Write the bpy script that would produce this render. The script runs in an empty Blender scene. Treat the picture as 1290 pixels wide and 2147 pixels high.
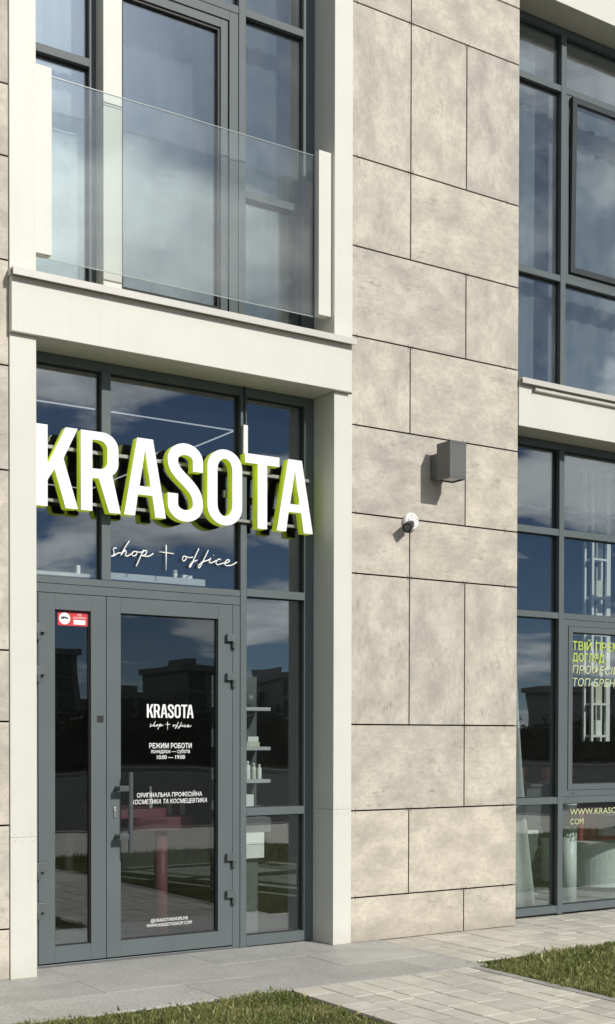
import bpy, bmesh, math, random
import numpy as np
from mathutils import Vector, Matrix
random.seed(7)
rng = np.random.default_rng(7)
R = math.radians
sc = bpy.context.scene
C = sc.collection

# ------------------------------------------------------------------ camera
cam_d = bpy.data.cameras.new('camera')
cam = bpy.data.objects.new('camera', cam_d)
C.objects.link(cam)
cam_d.sensor_fit = 'HORIZONTAL'
cam_d.sensor_width = 36.0
cam_d.lens = 36.0 * 2650.0 / 1290.0
cam_d.shift_y = (1585.24 - 1073.5) / 1290.0
cam_d.clip_start = 0.05
cam_d.clip_end = 2000.0
cam.location = (0.0, -7.4985, 1.507)
rot = Matrix.Rotation(R(-33.0097), 4, 'Z') @ Matrix.Rotation(R(90.0 - 0.9133), 4, 'X') @ Matrix.Rotation(R(0.1144), 4, 'Z')
cam.rotation_euler = rot.to_euler()
sc.camera = cam

# ------------------------------------------------------------------ world, sun, exposure
SUN_DIR = Vector((0.30, -1.0, 0.63)).normalized()          # towards the sun
SUN_EL = math.asin(SUN_DIR.z)
SUN_AZ = math.atan2(SUN_DIR.x, SUN_DIR.y)                   # clockwise from +Y
world = bpy.data.worlds.new('World')
sc.world = world
world.use_nodes = True
nt = world.node_tree
nt.nodes.clear()


def N(tree, kind, **kw):
    n = tree.nodes.new(kind)
    for k, v in kw.items():
        setattr(n, k, v)
    return n


def mth(tree, op, a, b=None, clamp=False):
    n = tree.nodes.new('ShaderNodeMath')
    n.operation = op
    n.use_clamp = clamp
    for i, v in enumerate((a, b)):
        if v is None:
            continue
        if isinstance(v, (int, float)):
            n.inputs[i].default_value = v
        else:
            tree.links.new(v, n.inputs[i])
    return n.outputs[0]


def ramp(tree, src, stops):
    n = tree.nodes.new('ShaderNodeValToRGB')
    e = n.color_ramp.elements
    while len(e) < len(stops):
        e.new(0.5)
    for el, (p, c) in zip(e, stops):
        el.position = p
        el.color = (c, c, c, 1) if isinstance(c, (int, float)) else (*c, 1)
    tree.links.new(src, n.inputs[0])
    return n.outputs[0]


def noise(tree, vec, scale, detail=4.0, rough=0.5, dist=0.0, w=None):
    n = tree.nodes.new('ShaderNodeTexNoise')
    n.inputs['Scale'].default_value = scale
    n.inputs['Detail'].default_value = detail
    n.inputs['Roughness'].default_value = rough
    n.inputs['Distortion'].default_value = dist
    if vec is not None:
        tree.links.new(vec, n.inputs['Vector'])
    if w is not None:
        n.noise_dimensions = '4D'
        tree.links.new(w, n.inputs['W'])
    return n.outputs['Fac']


def mixc(tree, fac, a, b, mode='MIX'):
    n = tree.nodes.new('ShaderNodeMix')
    n.data_type = 'RGBA'
    n.blend_type = mode
    for s, v in ((n.inputs[0], fac), (n.inputs[6], a), (n.inputs[7], b)):
        if isinstance(v, (int, float)):
            s.default_value = v
        elif isinstance(v, tuple):
            s.default_value = (*v, 1) if len(v) == 3 else v
        else:
            tree.links.new(v, s)
    return n.outputs[2]


sky = N(nt, 'ShaderNodeTexSky', sky_type='NISHITA')
sky.sun_disc = False
sky.sun_elevation = SUN_EL
sky.sun_rotation = SUN_AZ
sky.dust_density = 0.0
sky.air_density = 0.6
sky.ozone_density = 3.0
tc = N(nt, 'ShaderNodeTexCoord')
sep = N(nt, 'ShaderNodeSeparateXYZ')
nt.links.new(tc.outputs['Generated'], sep.inputs[0])
den = mth(nt, 'ADD', mth(nt, 'MAXIMUM', sep.outputs[2], 0.0), 0.16)
cmb = N(nt, 'ShaderNodeCombineXYZ')
nt.links.new(mth(nt, 'DIVIDE', sep.outputs[0], den), cmb.inputs[0])
nt.links.new(mth(nt, 'DIVIDE', sep.outputs[1], den), cmb.inputs[1])
cmap = N(nt, 'ShaderNodeMapping', name='cloud_map')
cmap.inputs['Location'].default_value = (4.370, 0.182, 0)
nt.links.new(cmb.outputs[0], cmap.inputs['Vector'])
cn = noise(nt, cmap.outputs[0], 1.5, 9.0, 0.55, 0.25)
mask = ramp(nt, cn, [(0.475, 0.0), (0.535, 0.75), (0.60, 1.0)])
sh = noise(nt, cmap.outputs[0], 2.4, 6.0, 0.55, 0.2)
shade = ramp(nt, sh, [(0.35, (10.0, 10.6, 11.4)), (0.58, (25.0, 25.3, 25.3))])
skc = mixc(nt, mth(nt, 'MULTIPLY', mth(nt, 'MULTIPLY', mask, 0.92), mth(nt, 'GREATER_THAN', sep.outputs[2], 0.0)), sky.outputs[0], shade)
# brighter air and cloud close to the sun (forward scattering)
dt = N(nt, 'ShaderNodeVectorMath', operation='DOT_PRODUCT')
nt.links.new(tc.outputs['Generated'], dt.inputs[0])
dt.inputs[1].default_value = SUN_DIR
glow = mth(nt, 'POWER', mth(nt, 'MAXIMUM', dt.outputs['Value'], 0.0), 80.0)
vs_ = N(nt, 'ShaderNodeVectorMath', operation='SCALE')
nt.links.new(skc, vs_.inputs[0])
nt.links.new(mth(nt, 'ADD', mth(nt, 'MULTIPLY', glow, 2.5), 1.0), vs_.inputs['Scale'])
hz = N(nt, 'ShaderNodeVectorMath', operation='SCALE')
hz.inputs[0].default_value = (26.0, 26.5, 25.5)
nt.links.new(glow, hz.inputs['Scale'])
sm = N(nt, 'ShaderNodeVectorMath', operation='ADD')
nt.links.new(vs_.outputs[0], sm.inputs[0])
nt.links.new(hz.outputs[0], sm.inputs[1])
skc = sm.outputs[0]
bg = N(nt, 'ShaderNodeBackground')
bg.inputs['Strength'].default_value = 0.05
nt.links.new(skc, bg.inputs['Color'])
wo = N(nt, 'ShaderNodeOutputWorld')
nt.links.new(bg.outputs[0], wo.inputs['Surface'])

sun_d = bpy.data.lights.new('sun', 'SUN')
sun_d.energy = 3.65
sun_d.angle = R(0.53)
sun_d.color = (1.0, 0.955, 0.88)
sun = bpy.data.objects.new('sun', sun_d)
C.objects.link(sun)
sun.rotation_euler = SUN_DIR.to_track_quat('Z', 'Y').to_euler()
sun.location = SUN_DIR * 40

sc.view_settings.view_transform = 'Standard'
sc.view_settings.look = 'None'
sc.view_settings.exposure = 0.0
sc.view_settings.gamma = 1.0
sc.view_settings.use_curve_mapping = False
sc.render.engine = 'CYCLES'
cy = sc.cycles
cy.use_denoising = True
cy.caustics_reflective = False
cy.caustics_refractive = False
cy.max_bounces = 8
cy.diffuse_bounces = 4
cy.use_adaptive_sampling = True
cy.adaptive_threshold = 0.02
cy.transparent_max_bounces = 24
cy.glossy_bounces = 5
cy.sample_clamp_indirect = 6.0

# ------------------------------------------------------------------ materials


def new_mat(name):
    m = bpy.data.materials.new(name)
    m.use_nodes = True
    t = m.node_tree
    t.nodes.clear()
    out = N(t, 'ShaderNodeOutputMaterial')
    return m, t, out


def principled(t, out, rough=0.5, metal=0.0, spec=0.5):
    p = N(t, 'ShaderNodeBsdfPrincipled')
    p.inputs['Roughness'].default_value = rough
    p.inputs['Metallic'].default_value = metal
    p.inputs['Specular IOR Level'].default_value = spec
    t.links.new(p.outputs[0], out.inputs['Surface'])
    return p


def bump(t, p, h, strength=0.2, dist=0.01):
    b = N(t, 'ShaderNodeBump')
    b.inputs['Strength'].default_value = strength
    b.inputs['Distance'].default_value = dist
    t.links.new(h, b.inputs['Height'])
    t.links.new(b.outputs[0], p.inputs['Normal'])


def mapped(t, coord='Object', scale=(1, 1, 1), rnd=True):
    c = N(t, 'ShaderNodeTexCoord')
    mp = N(t, 'ShaderNodeMapping')
    mp.inputs['Scale'].default_value = scale
    t.links.new(c.outputs[coord], mp.inputs['Vector'])
    if rnd:
        oi = N(t, 'ShaderNodeObjectInfo')
        v = N(t, 'ShaderNodeCombineXYZ')
        for i in range(3):
            t.links.new(mth(t, 'MULTIPLY', oi.outputs['Random'], 37.0 + 11 * i), v.inputs[i])
        t.links.new(v.outputs[0], mp.inputs['Location'])
    return mp.outputs[0]


def plain(name, col, rough=0.5, metal=0.0, var=0.06, nscale=6.0, spec=0.5, bmp=0.0):
    m, t, out = new_mat(name)
    p = principled(t, out, rough, metal, spec)
    v = mapped(t)
    n = noise(t, v, nscale, 5.0, 0.55)
    lo = tuple(c * (1 - var) for c in col)
    hi = tuple(min(1, c * (1 + var)) for c in col)
    t.links.new(ramp(t, n, [(0.3, lo), (0.7, hi)]), p.inputs['Base Color'])
    if bmp:
        bump(t, p, noise(t, v, nscale * 12, 3.0), bmp, 0.004)
    return m


def splash(t, col, strength, tone):
    g = N(t, 'ShaderNodeNewGeometry')
    sp_ = N(t, 'ShaderNodeSeparateXYZ')
    t.links.new(g.outputs['Position'], sp_.inputs[0])
    n = noise(t, g.outputs['Position'], 9.0, 6.0, 0.65)
    edge = mth(t, 'ADD', sp_.outputs[2], mth(t, 'MULTIPLY', mth(t, 'SUBTRACT', n, 0.5), -0.22))
    return mixc(t, mth(t, 'MULTIPLY', ramp(t, edge, [(0.0, 1.0), (0.16, 0.0)]), strength), col, tone)


def stains(t, col, lo=0.86, scale=1.7):
    g = N(t, 'ShaderNodeNewGeometry')
    a = noise(t, g.outputs['Position'], scale, 6.0, 0.62, 0.4)
    b = noise(t, g.outputs['Position'], scale * 7, 4.0, 0.6)
    c = mixc(t, 1.0, col, ramp(t, a, [(0.34, lo), (0.6, 1.0)]), 'MULTIPLY')
    return mixc(t, ramp(t, b, [(0.24, 0.5), (0.33, 0.0)]), c, (0.20, 0.19, 0.165))


def panel_mat(name, stretch):
    m, t, out = new_mat(name)
    p = principled(t, out, 0.62, 0.0, 0.3)
    v = mapped(t, 'Object', stretch)
    big = noise(t, v, 4.2, 7.0, 0.62, 0.1)
    fine = noise(t, v, 30.0, 8.0, 0.75, 0.1)
    base = ramp(t, big, [(0.34, (0.405, 0.372, 0.322)), (0.48, (0.490, 0.452, 0.385)), (0.62, (0.600, 0.558, 0.472))])
    c2 = mixc(t, ramp(t, fine, [(0.36, 0.40), (0.52, 0.0)]), base, (0.335, 0.31, 0.275))
    c3 = mixc(t, ramp(t, fine, [(0.53, 0.0), (0.71, 0.42)]), c2, (0.60, 0.565, 0.50))
    v2 = mapped(t, 'Object', (stretch[0] ** 2.2, 1, stretch[2] ** 2.2))
    crack = noise(t, v2, 13.0, 9.0, 0.74, 0.3)
    gate = ramp(t, noise(t, v, 4.0, 3.0, 0.5), [(0.50, 0.0), (0.62, 1.0)])
    c4 = mixc(t, mth(t, 'MULTIPLY', gate, ramp(t, crack, [(0.37, 0.8), (0.46, 0.0)])), c3, (0.31, 0.285, 0.25))
    oi = N(t, 'ShaderNodeObjectInfo')
    hv = ramp(t, oi.outputs['Random'], [(0.0, (0.935, 0.94, 0.955)), (1.0, (1.045, 1.035, 1.015))])
    c5 = mixc(t, 1.0, c4, hv, 'MULTIPLY')
    t.links.new(splash(t, c5, 0.38, (0.27, 0.24, 0.19)), p.inputs['Base Color'])
    bump(t, p, fine, 0.06, 0.004)
    return m


def glass_mat(name, refl=0.13, tint=(0.80, 0.86, 0.84), dust=0.02, wav=0.02, speck=0.0):
    m, t, out = new_mat(name)
    tr = N(t, 'ShaderNodeBsdfTransparent')
    tr.inputs['Color'].default_value = (*tint, 1)
    gl = N(t, 'ShaderNodeBsdfGlossy')
    gl.inputs['Roughness'].default_value = 0.0
    gl.inputs['Color'].default_value = (0.93, 0.97, 1.0, 1)
    v = mapped(t, 'Object')
    b = N(t, 'ShaderNodeBump')
    b.inputs['Strength'].default_value = wav
    b.inputs['Distance'].default_value = 0.05
    t.links.new(noise(t, v, 1.6, 1.0, 0.4), b.inputs['Height'])
    t.links.new(b.outputs[0], gl.inputs['Normal'])
    lw = N(t, 'ShaderNodeLayerWeight')
    lw.inputs['Blend'].default_value = 0.5
    f = mth(t, 'ADD', mth(t, 'MULTIPLY', mth(t, 'POWER', lw.outputs['Facing'], 4.0), 0.75), refl, True)
    mx = N(t, 'ShaderNodeMixShader')
    t.links.new(f, mx.inputs[0])
    t.links.new(tr.outputs[0], mx.inputs[1])
    t.links.new(gl.outputs[0], mx.inputs[2])
    res = mx
    if dust:
        df = N(t, 'ShaderNodeBsdfDiffuse')
        df.inputs['Color'].default_value = (0.72, 0.74, 0.72, 1)
        d = mth(t, 'MULTIPLY', ramp(t, noise(t, v, 5.0, 6.0, 0.6), [(0.3, 0.5), (0.75, 1.4)]), dust)
        if speck:
            vo = N(t, 'ShaderNodeTexVoronoi')
            vo.inputs['Scale'].default_value = 34.0
            t.links.new(v, vo.inputs['Vector'])
            sp = ramp(t, vo.outputs['Distance'], [(0.05, 1.0), (0.16, 0.0)])
            gate = ramp(t, noise(t, v, 3.0, 3.0), [(0.52, 0.0), (0.66, 1.0)])
            d = mth(t, 'ADD', d, mth(t, 'MULTIPLY', mth(t, 'MULTIPLY', sp, gate), speck), True)
        m2 = N(t, 'ShaderNodeMixShader')
        t.links.new(d, m2.inputs[0])
        t.links.new(mx.outputs[0], m2.inputs[1])
        t.links.new(df.outputs[0], m2.inputs[2])
        res = m2
    t.links.new(res.outputs[0], out.inputs['Surface'])
    return m


def emit_mat(name, col, s):
    m, t, out = new_mat(name)
    e = N(t, 'ShaderNodeEmission')
    e.inputs['Color'].default_value = (*col, 1)
    e.inputs['Strength'].default_value = s
    t.links.new(e.outputs[0], out.inputs['Surface'])
    return m


def granite_mat():
    m, t, out = new_mat('granite')
    p = principled(t, out, 0.6, 0, 0.4)
    v = mapped(t, 'Object', (1, 1, 1))
    big = noise(t, v, 1.7, 5.0, 0.6)
    sp = noise(t, v, 85.0, 3.0, 0.7)
    sp2 = noise(t, v, 42.0, 3.0, 0.65)
    c = ramp(t, big, [(0.3, (0.385, 0.38, 0.355)), (0.7, (0.50, 0.495, 0.465))])
    c = mixc(t, ramp(t, sp, [(0.36, 0.75), (0.47, 0.0)]), c, (0.21, 0.21, 0.205))
    c = mixc(t, ramp(t, sp2, [(0.55, 0.0), (0.66, 0.6)]), c, (0.60, 0.60, 0.57))
    oi = N(t, 'ShaderNodeObjectInfo')
    c = mixc(t, 1.0, c, ramp(t, oi.outputs['Random'], [(0, 0.94), (1, 1.03)]), 'MULTIPLY')
    t.links.new(stains(t, c), p.inputs['Base Color'])
    bump(t, p, sp, 0.15, 0.002)
    return m


def paver_mat():
    m, t, out = new_mat('concrete_paver')
    p = principled(t, out, 0.8, 0, 0.25)
    v = mapped(t)
    big = noise(t, v, 6.0, 6.0, 0.6)
    fine = noise(t, v, 180.0, 3.0, 0.6)
    c = ramp(t, big, [(0.3, (0.54, 0.520, 0.462)), (0.7, (0.66, 0.640, 0.575))])
    c = mixc(t, ramp(t, fine, [(0.33, 0.35), (0.5, 0.0)]), c, (0.47, 0.44, 0.385))
    oi = N(t, 'ShaderNodeObjectInfo')
    c = mixc(t, 1.0, c, ramp(t, oi.outputs['Random'], [(0, (0.86, 0.85, 0.83)), (0.5, (0.97, 0.97, 0.96)), (1, (1.06, 1.04, 1.0))]), 'MULTIPLY')
    t.links.new(stains(t, c), p.inputs['Base Color'])
    bump(t, p, fine, 0.2, 0.002)
    return m


def grass_mat():
    m, t, out = new_mat('grass_blade')
    p = principled(t, out, 0.5, 0, 0.35)
    at = N(t, 'ShaderNodeAttribute', attribute_name='tone')
    g = N(t, 'ShaderNodeNewGeometry')
    big = noise(t, g.outputs['Position'], 2.2, 4.0, 0.6)
    c = ramp(t, at.outputs['Fac'], [(0.0, (0.075, 0.110, 0.024)), (0.45, (0.165, 0.205, 0.055)), (0.75, (0.30, 0.31, 0.11)), (1.0, (0.58, 0.52, 0.29))])
    c = mixc(t, ramp(t, big, [(0.45, 0.0), (0.7, 0.45)]), c, (0.42, 0.39, 0.18))
    t.links.new(c, p.inputs['Base Color'])
    tl = N(t, 'ShaderNodeBsdfTranslucent')
    t.links.new(c, tl.inputs['Color'])
    mx = N(t, 'ShaderNodeMixShader')
    mx.inputs[0].default_value = 0.3
    t.links.new(p.outputs[0], mx.inputs[1])
    t.links.new(tl.outputs[0], mx.inputs[2])
    t.links.new(mx.outputs[0], out.inputs['Surface'])
    return m


def soil_mat(name, a, b, scale=5.0):
    m, t, out = new_mat(name)
    p = principled(t, out, 0.95, 0, 0.1)
    g = N(t, 'ShaderNodeNewGeometry')
    n = noise(t, g.outputs['Position'], scale, 8.0, 0.65)
    t.links.new(ramp(t, n, [(0.3, a), (0.7, b)]), p.inputs['Base Color'])
    bump(t, p, noise(t, g.outputs['Position'], scale * 12, 5.0), 0.5, 0.01)
    return m


def cloth_mat(name, col, trans=0.35):
    m, t, out = new_mat(name)
    d = N(t, 'ShaderNodeBsdfDiffuse')
    tl = N(t, 'ShaderNodeBsdfTranslucent')
    v = mapped(t, 'Object', (30, 30, 1.2))
    n = noise(t, v, 1.0, 3.0)
    c = ramp(t, n, [(0.3, tuple(x * 0.88 for x in col)), (0.7, col)])
    t.links.new(c, d.inputs['Color'])
    t.links.new(c, tl.inputs['Color'])
    mx = N(t, 'ShaderNodeMixShader')
    mx.inputs[0].default_value = trans
    t.links.new(d.outputs[0], mx.inputs[1])
    t.links.new(tl.outputs[0], mx.inputs[2])
    t.links.new(mx.outputs[0], out.inputs['Surface'])
    return m


M = {}
M['panel_h'] = panel_mat('stone_panel_wide', (0.85, 1, 1.25))
M['panel_v'] = panel_mat('stone_panel_tall', (1.25, 1, 0.85))
M['backing'] = plain('dark_backing', (0.008, 0.0075, 0.007), 0.95, 0, 0.05, 6.0, 0.05)
def sheet_mat():
    m, t, out = new_mat('cream_sheet_metal')
    p = principled(t, out, 0.45, 0, 0.3)
    g = N(t, 'ShaderNodeNewGeometry')
    mp = N(t, 'ShaderNodeMapping')
    mp.inputs['Scale'].default_value = (26, 26, 0.9)
    t.links.new(g.outputs['Position'], mp.inputs['Vector'])
    st = noise(t, mp.outputs[0], 1.0, 5.0, 0.6)
    bl = noise(t, g.outputs['Position'], 2.2, 6.0, 0.6)
    c = ramp(t, bl, [(0.3, (0.625, 0.625, 0.565)), (0.7, (0.665, 0.665, 0.605))])
    c = mixc(t, ramp(t, st, [(0.52, 0.0), (0.80, 0.16)]), c, (0.54, 0.53, 0.47))
    t.links.new(splash(t, c, 0.30, (0.40, 0.37, 0.30)), p.inputs['Base Color'])
    bump(t, p, noise(t, g.outputs['Position'], 1.4, 2.0), 0.05, 0.03)
    return m


M['white'] = sheet_mat()
M['cap'] = plain('pale_grey_sheet', (0.53, 0.515, 0.475), 0.4, 0, 0.05, 2.5)
M['frame'] = plain('grey_window_frame', (0.112, 0.134, 0.140), 0.5, 0, 0.05, 3.0, 0.22)
M['gasket'] = plain('black_gasket', (0.012, 0.012, 0.013), 0.6)
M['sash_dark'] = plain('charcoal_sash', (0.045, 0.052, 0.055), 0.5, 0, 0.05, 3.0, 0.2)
M['hinge'] = plain('grey_hinge_metal', (0.115, 0.130, 0.134), 0.38, 0.2, 0.05)
M['handle'] = plain('dark_grey_handle', (0.085, 0.092, 0.098), 0.34, 0.2, 0.05)
M['steel'] = plain('brushed_steel', (0.55, 0.55, 0.54), 0.3, 0.9)
M['glass_shop'] = glass_mat('shop_glass', 0.14, (0.93, 0.96, 0.96), 0.004, 0.03)
M['glass_door'] = glass_mat('door_glass', 0.085, (0.70, 0.73, 0.73), 0.002, 0.03)
M['glass_up'] = glass_mat('upper_glass', 0.20, (0.90, 0.95, 0.96), 0.050, 0.05, 0.30)
M['glass_bal'] = glass_mat('balustrade_glass', 0.065, (0.95, 0.97, 0.96), 0.055, 0.01)
M['granite'] = granite_mat()
M['paver'] = paver_mat()
M['bed'] = soil_mat('joint_sand', (0.06, 0.056, 0.05), (0.13, 0.12, 0.105), 20.0)
M['soil'] = soil_mat('lawn_soil', (0.030, 0.033, 0.014), (0.085, 0.080, 0.036), 9.0)
M['kerb'] = plain('concrete_kerb', (0.36, 0.355, 0.33), 0.85, 0, 0.16, 14.0, 0.2, 0.3)
M['asphalt'] = soil_mat('asphalt', (0.038, 0.038, 0.040), (0.058, 0.058, 0.058), 3.0)
M['earth'] = soil_mat('far_ground', (0.05, 0.05, 0.03), (0.10, 0.095, 0.06), 0.4)
M['grass'] = grass_mat()
M['face'] = plain('white_acrylic_letter_face', (0.86, 0.865, 0.88), 0.35, 0, 0.01)
M['lime'] = plain('lime_green_letter_side', (0.34, 0.42, 0.018), 0.45, 0, 0.06, 3.0)
_p = [n for n in M['lime'].node_tree.nodes if n.type == 'BSDF_PRINCIPLED'][0]      # side-lit acrylic returns, LEDs on
_p.inputs['Emission Color'].default_value = (0.40, 0.52, 0.02, 1)
_p.inputs['Emission Strength'].default_value = 0.58
M['clip'] = plain('taupe_clip', (0.24, 0.22, 0.19), 0.5)
M['rail'] = plain('grey_sign_rail', (0.24, 0.245, 0.24), 0.4, 0.3)
M['vinyl'] = plain('white_vinyl', (0.86, 0.86, 0.86), 0.5, 0, 0.01)
M['vinyl_lime'] = plain('lime_vinyl', (0.46, 0.58, 0.10), 0.5, 0, 0.01)
M['vinyl_pale'] = plain('pale_lime_vinyl', (0.55, 0.60, 0.32), 0.5, 0, 0.01)
M['neon'] = plain('white_silicone_tube', (0.88, 0.88, 0.88), 0.35, 0, 0.01)
M['red'] = plain('red_sticker', (0.62, 0.035, 0.045), 0.35, 0, 0.03)
M['black'] = plain('black_plastic', (0.018, 0.018, 0.019), 0.4, 0, 0.1)
M['lamp'] = plain('charcoal_lamp_paint', (0.115, 0.118, 0.117), 0.42, 0, 0.04)
M['edge'] = plain('polished_glass_edge', (0.50, 0.56, 0.53), 0.25)
M['lampglass'] = plain('frosted_lamp_glass', (0.45, 0.45, 0.45), 0.3)
M['camwhite'] = plain('white_camera_plastic', (0.75, 0.75, 0.73), 0.35, 0, 0.12, 40.0)
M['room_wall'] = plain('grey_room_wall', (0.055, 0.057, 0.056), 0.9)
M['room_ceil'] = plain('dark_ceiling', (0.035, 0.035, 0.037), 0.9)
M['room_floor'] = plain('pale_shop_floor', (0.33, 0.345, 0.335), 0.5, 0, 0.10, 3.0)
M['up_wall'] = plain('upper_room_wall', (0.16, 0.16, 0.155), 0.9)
M['curtain'] = cloth_mat('white_curtain', (0.66, 0.70, 0.66), 0.35)
M['curtain_grey'] = cloth_mat('grey_voile', (0.20, 0.225, 0.235), 0.4)
M['curtain_pale'] = cloth_mat('pale_voile', (0.38, 0.41, 0.42), 0.4)
M['blind'] = cloth_mat('white_blind', (0.88, 0.91, 0.87), 0.2)
M['wood_white'] = plain('white_furniture', (0.80, 0.82, 0.78), 0.45, 0, 0.03)
M['mint'] = plain('pale_mint_lacquer', (0.72, 0.80, 0.75), 0.4, 0, 0.03)
M['greylac'] = plain('grey_lacquer', (0.11, 0.125, 0.12), 0.45)
M['pink'] = plain('dusty_pink_lacquer', (0.37, 0.125, 0.155), 0.45, 0, 0.04)
M['maroon'] = plain('maroon_card', (0.24, 0.016, 0.03), 0.6)
M['orange'] = plain('coral_card', (0.66, 0.22, 0.15), 0.6)
M['teal'] = plain('teal_card', (0.20, 0.38, 0.38), 0.6)
M['amber'] = plain('cream_bottle', (0.62, 0.62, 0.50), 0.35)
M['ledge'] = plain('ledge_white', (0.48, 0.50, 0.49), 0.5, 0, 0.04)
M['led'] = emit_mat('led_profile', (0.93, 0.97, 1.0), 0.55)
M['farwall'] = plain('far_facade', (0.22, 0.215, 0.21), 0.9, 0, 0.1, 0.3)
M['farwin'] = plain('far_window', (0.03, 0.035, 0.04), 0.2)
M['leaf'] = soil_mat('dark_foliage', (0.020, 0.027, 0.012), (0.050, 0.058, 0.026), 0.7)
M['bark'] = plain('bark', (0.07, 0.055, 0.04), 0.95, 0, 0.2)

# ------------------------------------------------------------------ mesh helpers


class MB:
    def __init__(s):
        s.v, s.f = [], []

    def box(s, x0, x1, y0, y1, z0, z1):
        b = len(s.v)
        s.v += [(x0, y0, z0), (x1, y0, z0), (x1, y1, z0), (x0, y1, z0), (x0, y0, z1), (x1, y0, z1), (x1, y1, z1), (x0, y1, z1)]
        s.f += [tuple(b + i for i in q) for q in ((0, 3, 2, 1), (4, 5, 6, 7), (0, 1, 5, 4), (1, 2, 6, 5), (2, 3, 7, 6), (3, 0, 4, 7))]
        return s

    def ring(s, x0, x1, z0, z1, w, y0, y1):           # rectangular frame of bar width w, butted
        s.box(x0, x0 + w, y0, y1, z0, z1)
        s.box(x1 - w, x1, y0, y1, z0, z1)
        s.box(x0 + w, x1 - w, y0, y1, z0, z0 + w)
        s.box(x0 + w, x1 - w, y0, y1, z1 - w, z1)
        return s

    def prism_x(s, prof, x0, x1):                      # profile of (y, z), extruded along x
        b = len(s.v)
        n = len(prof)
        s.v += [(x0, y, z) for y, z in prof] + [(x1, y, z) for y, z in prof]
        s.f += [tuple(b + i for i in range(n)), tuple(b + n + i for i in reversed(range(n)))]
        s.f += [(b + i, b + n + i, b + n + (i + 1) % n, b + (i + 1) % n) for i in range(n)]
        return s

    def cyl(s, p0, p1, r0, r1=None, n=20, caps=True):
        r1 = r0 if r1 is None else r1
        p0, p1 = Vector(p0), Vector(p1)
        ax = (p1 - p0).normalized()
        a = ax.orthogonal().normalized()
        c = ax.cross(a)
        b = len(s.v)
        for p, r in ((p0, r0), (p1, r1)):
            for i in range(n):
                t = 2 * math.pi * i / n
                s.v.append(tuple(p + (a * math.cos(t) + c * math.sin(t)) * r))
        s.f += [(b + i, b + (i + 1) % n, b + n + (i + 1) % n, b + n + i) for i in range(n)]
        if caps:
            s.f += [tuple(b + i for i in reversed(range(n))), tuple(b + n + i for i in range(n))]
        return s

    def lathe(s, cx, cy_, prof, n=32):
        b = len(s.v)
        k = len(prof)
        for r, z in prof:
            for i in range(n):
                t = 2 * math.pi * i / n
                s.v.append((cx + r * math.cos(t), cy_ + r * math.sin(t), z))
        for j in range(k - 1):
            for i in range(n):
                s.f.append((b + j * n + i, b + j * n + (i + 1) % n, b + (j + 1) * n + (i + 1) % n, b + (j + 1) * n + i))
        s.f.append(tuple(b + i for i in reversed(range(n))))
        s.f.append(tuple(b + (k - 1) * n + i for i in range(n)))
        return s

    def tube(s, pts, r, n=8):
        pts = [Vector(p) for p in pts]
        b = len(s.v)
        k = len(pts)
        prev = None
        for j, p in enumerate(pts):
            d = (pts[min(j + 1, k - 1)] - pts[max(j - 1, 0)]).normalized()
            a = Vector((0, 1, 0)) if abs(d.y) < 0.95 else Vector((1, 0, 0))
            a = (a - d * a.dot(d)).normalized()
            c = d.cross(a)
            for i in range(n):
                t = 2 * math.pi * i / n
                s.v.append(tuple(p + (a * math.cos(t) + c * math.sin(t)) * r))
        for j in range(k - 1):
            for i in range(n):
                s.f.append((b + j * n + i, b + j * n + (i + 1) % n, b + (j + 1) * n + (i + 1) % n, b + (j + 1) * n + i))
        s.f += [tuple(b + i for i in range(n)), tuple(b + (k - 1) * n + i for i in reversed(range(n)))]
        return s

    def build(s, name, mat, parent=None, bevel=0.0, center=False, smooth=False):
        me = bpy.data.meshes.new(name)
        v = s.v
        off = Vector((0, 0, 0))
        if center:
            a = np.array(v)
            off = Vector(((a.min(0) + a.max(0)) / 2).tolist())
            v = [tuple(Vector(p) - off) for p in v]
        me.from_pydata(v, [], s.f)
        bm = bmesh.new()
        bm.from_mesh(me)
        bmesh.ops.recalc_face_normals(bm, faces=bm.faces)
        bm.to_mesh(me)
        bm.free()
        if smooth:
            me.polygons.foreach_set('use_smooth', [len(p.vertices) == 4 for p in me.polygons])
        me.materials.append(M[mat] if isinstance(mat, str) else mat)
        o = bpy.data.objects.new(name, me)
        C.objects.link(o)
        o.parent = parent
        o.location = off
        if bevel:
            md = o.modifiers.new('bevel', 'BEVEL')
            md.width = bevel
            md.segments = 2
            md.limit_method = 'ANGLE'
        return o


def B(*a):
    return MB().box(*a)


def tag(o, label=None, cat=None, group=None, kind=None):
    if label:
        o['label'] = label
    if cat:
        o['category'] = cat
    if group:
        o['group'] = group
    if kind:
        o['kind'] = kind
    return o


def empty(name, loc=(0, 0, 0)):
    o = bpy.data.objects.new(name, None)
    o.empty_display_size = 0.1
    C.objects.link(o)
    o.location = loc
    return o


def adopt(parent, child):
    """keep a child built in world coordinates where it is"""
    child.parent = parent
    child.location = Vector(child.location) - Vector(parent.location)
    return child


# ------------------------------------------------------------------ ground
tag(B(-500, 500, -500, 60, -0.30, -0.06).build('ground', 'earth'), kind='structure')

PATH_X0, PATH_X1 = 3.985, 5.36
LAND_X1, LAND_Y = 5.52, -1.185

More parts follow.
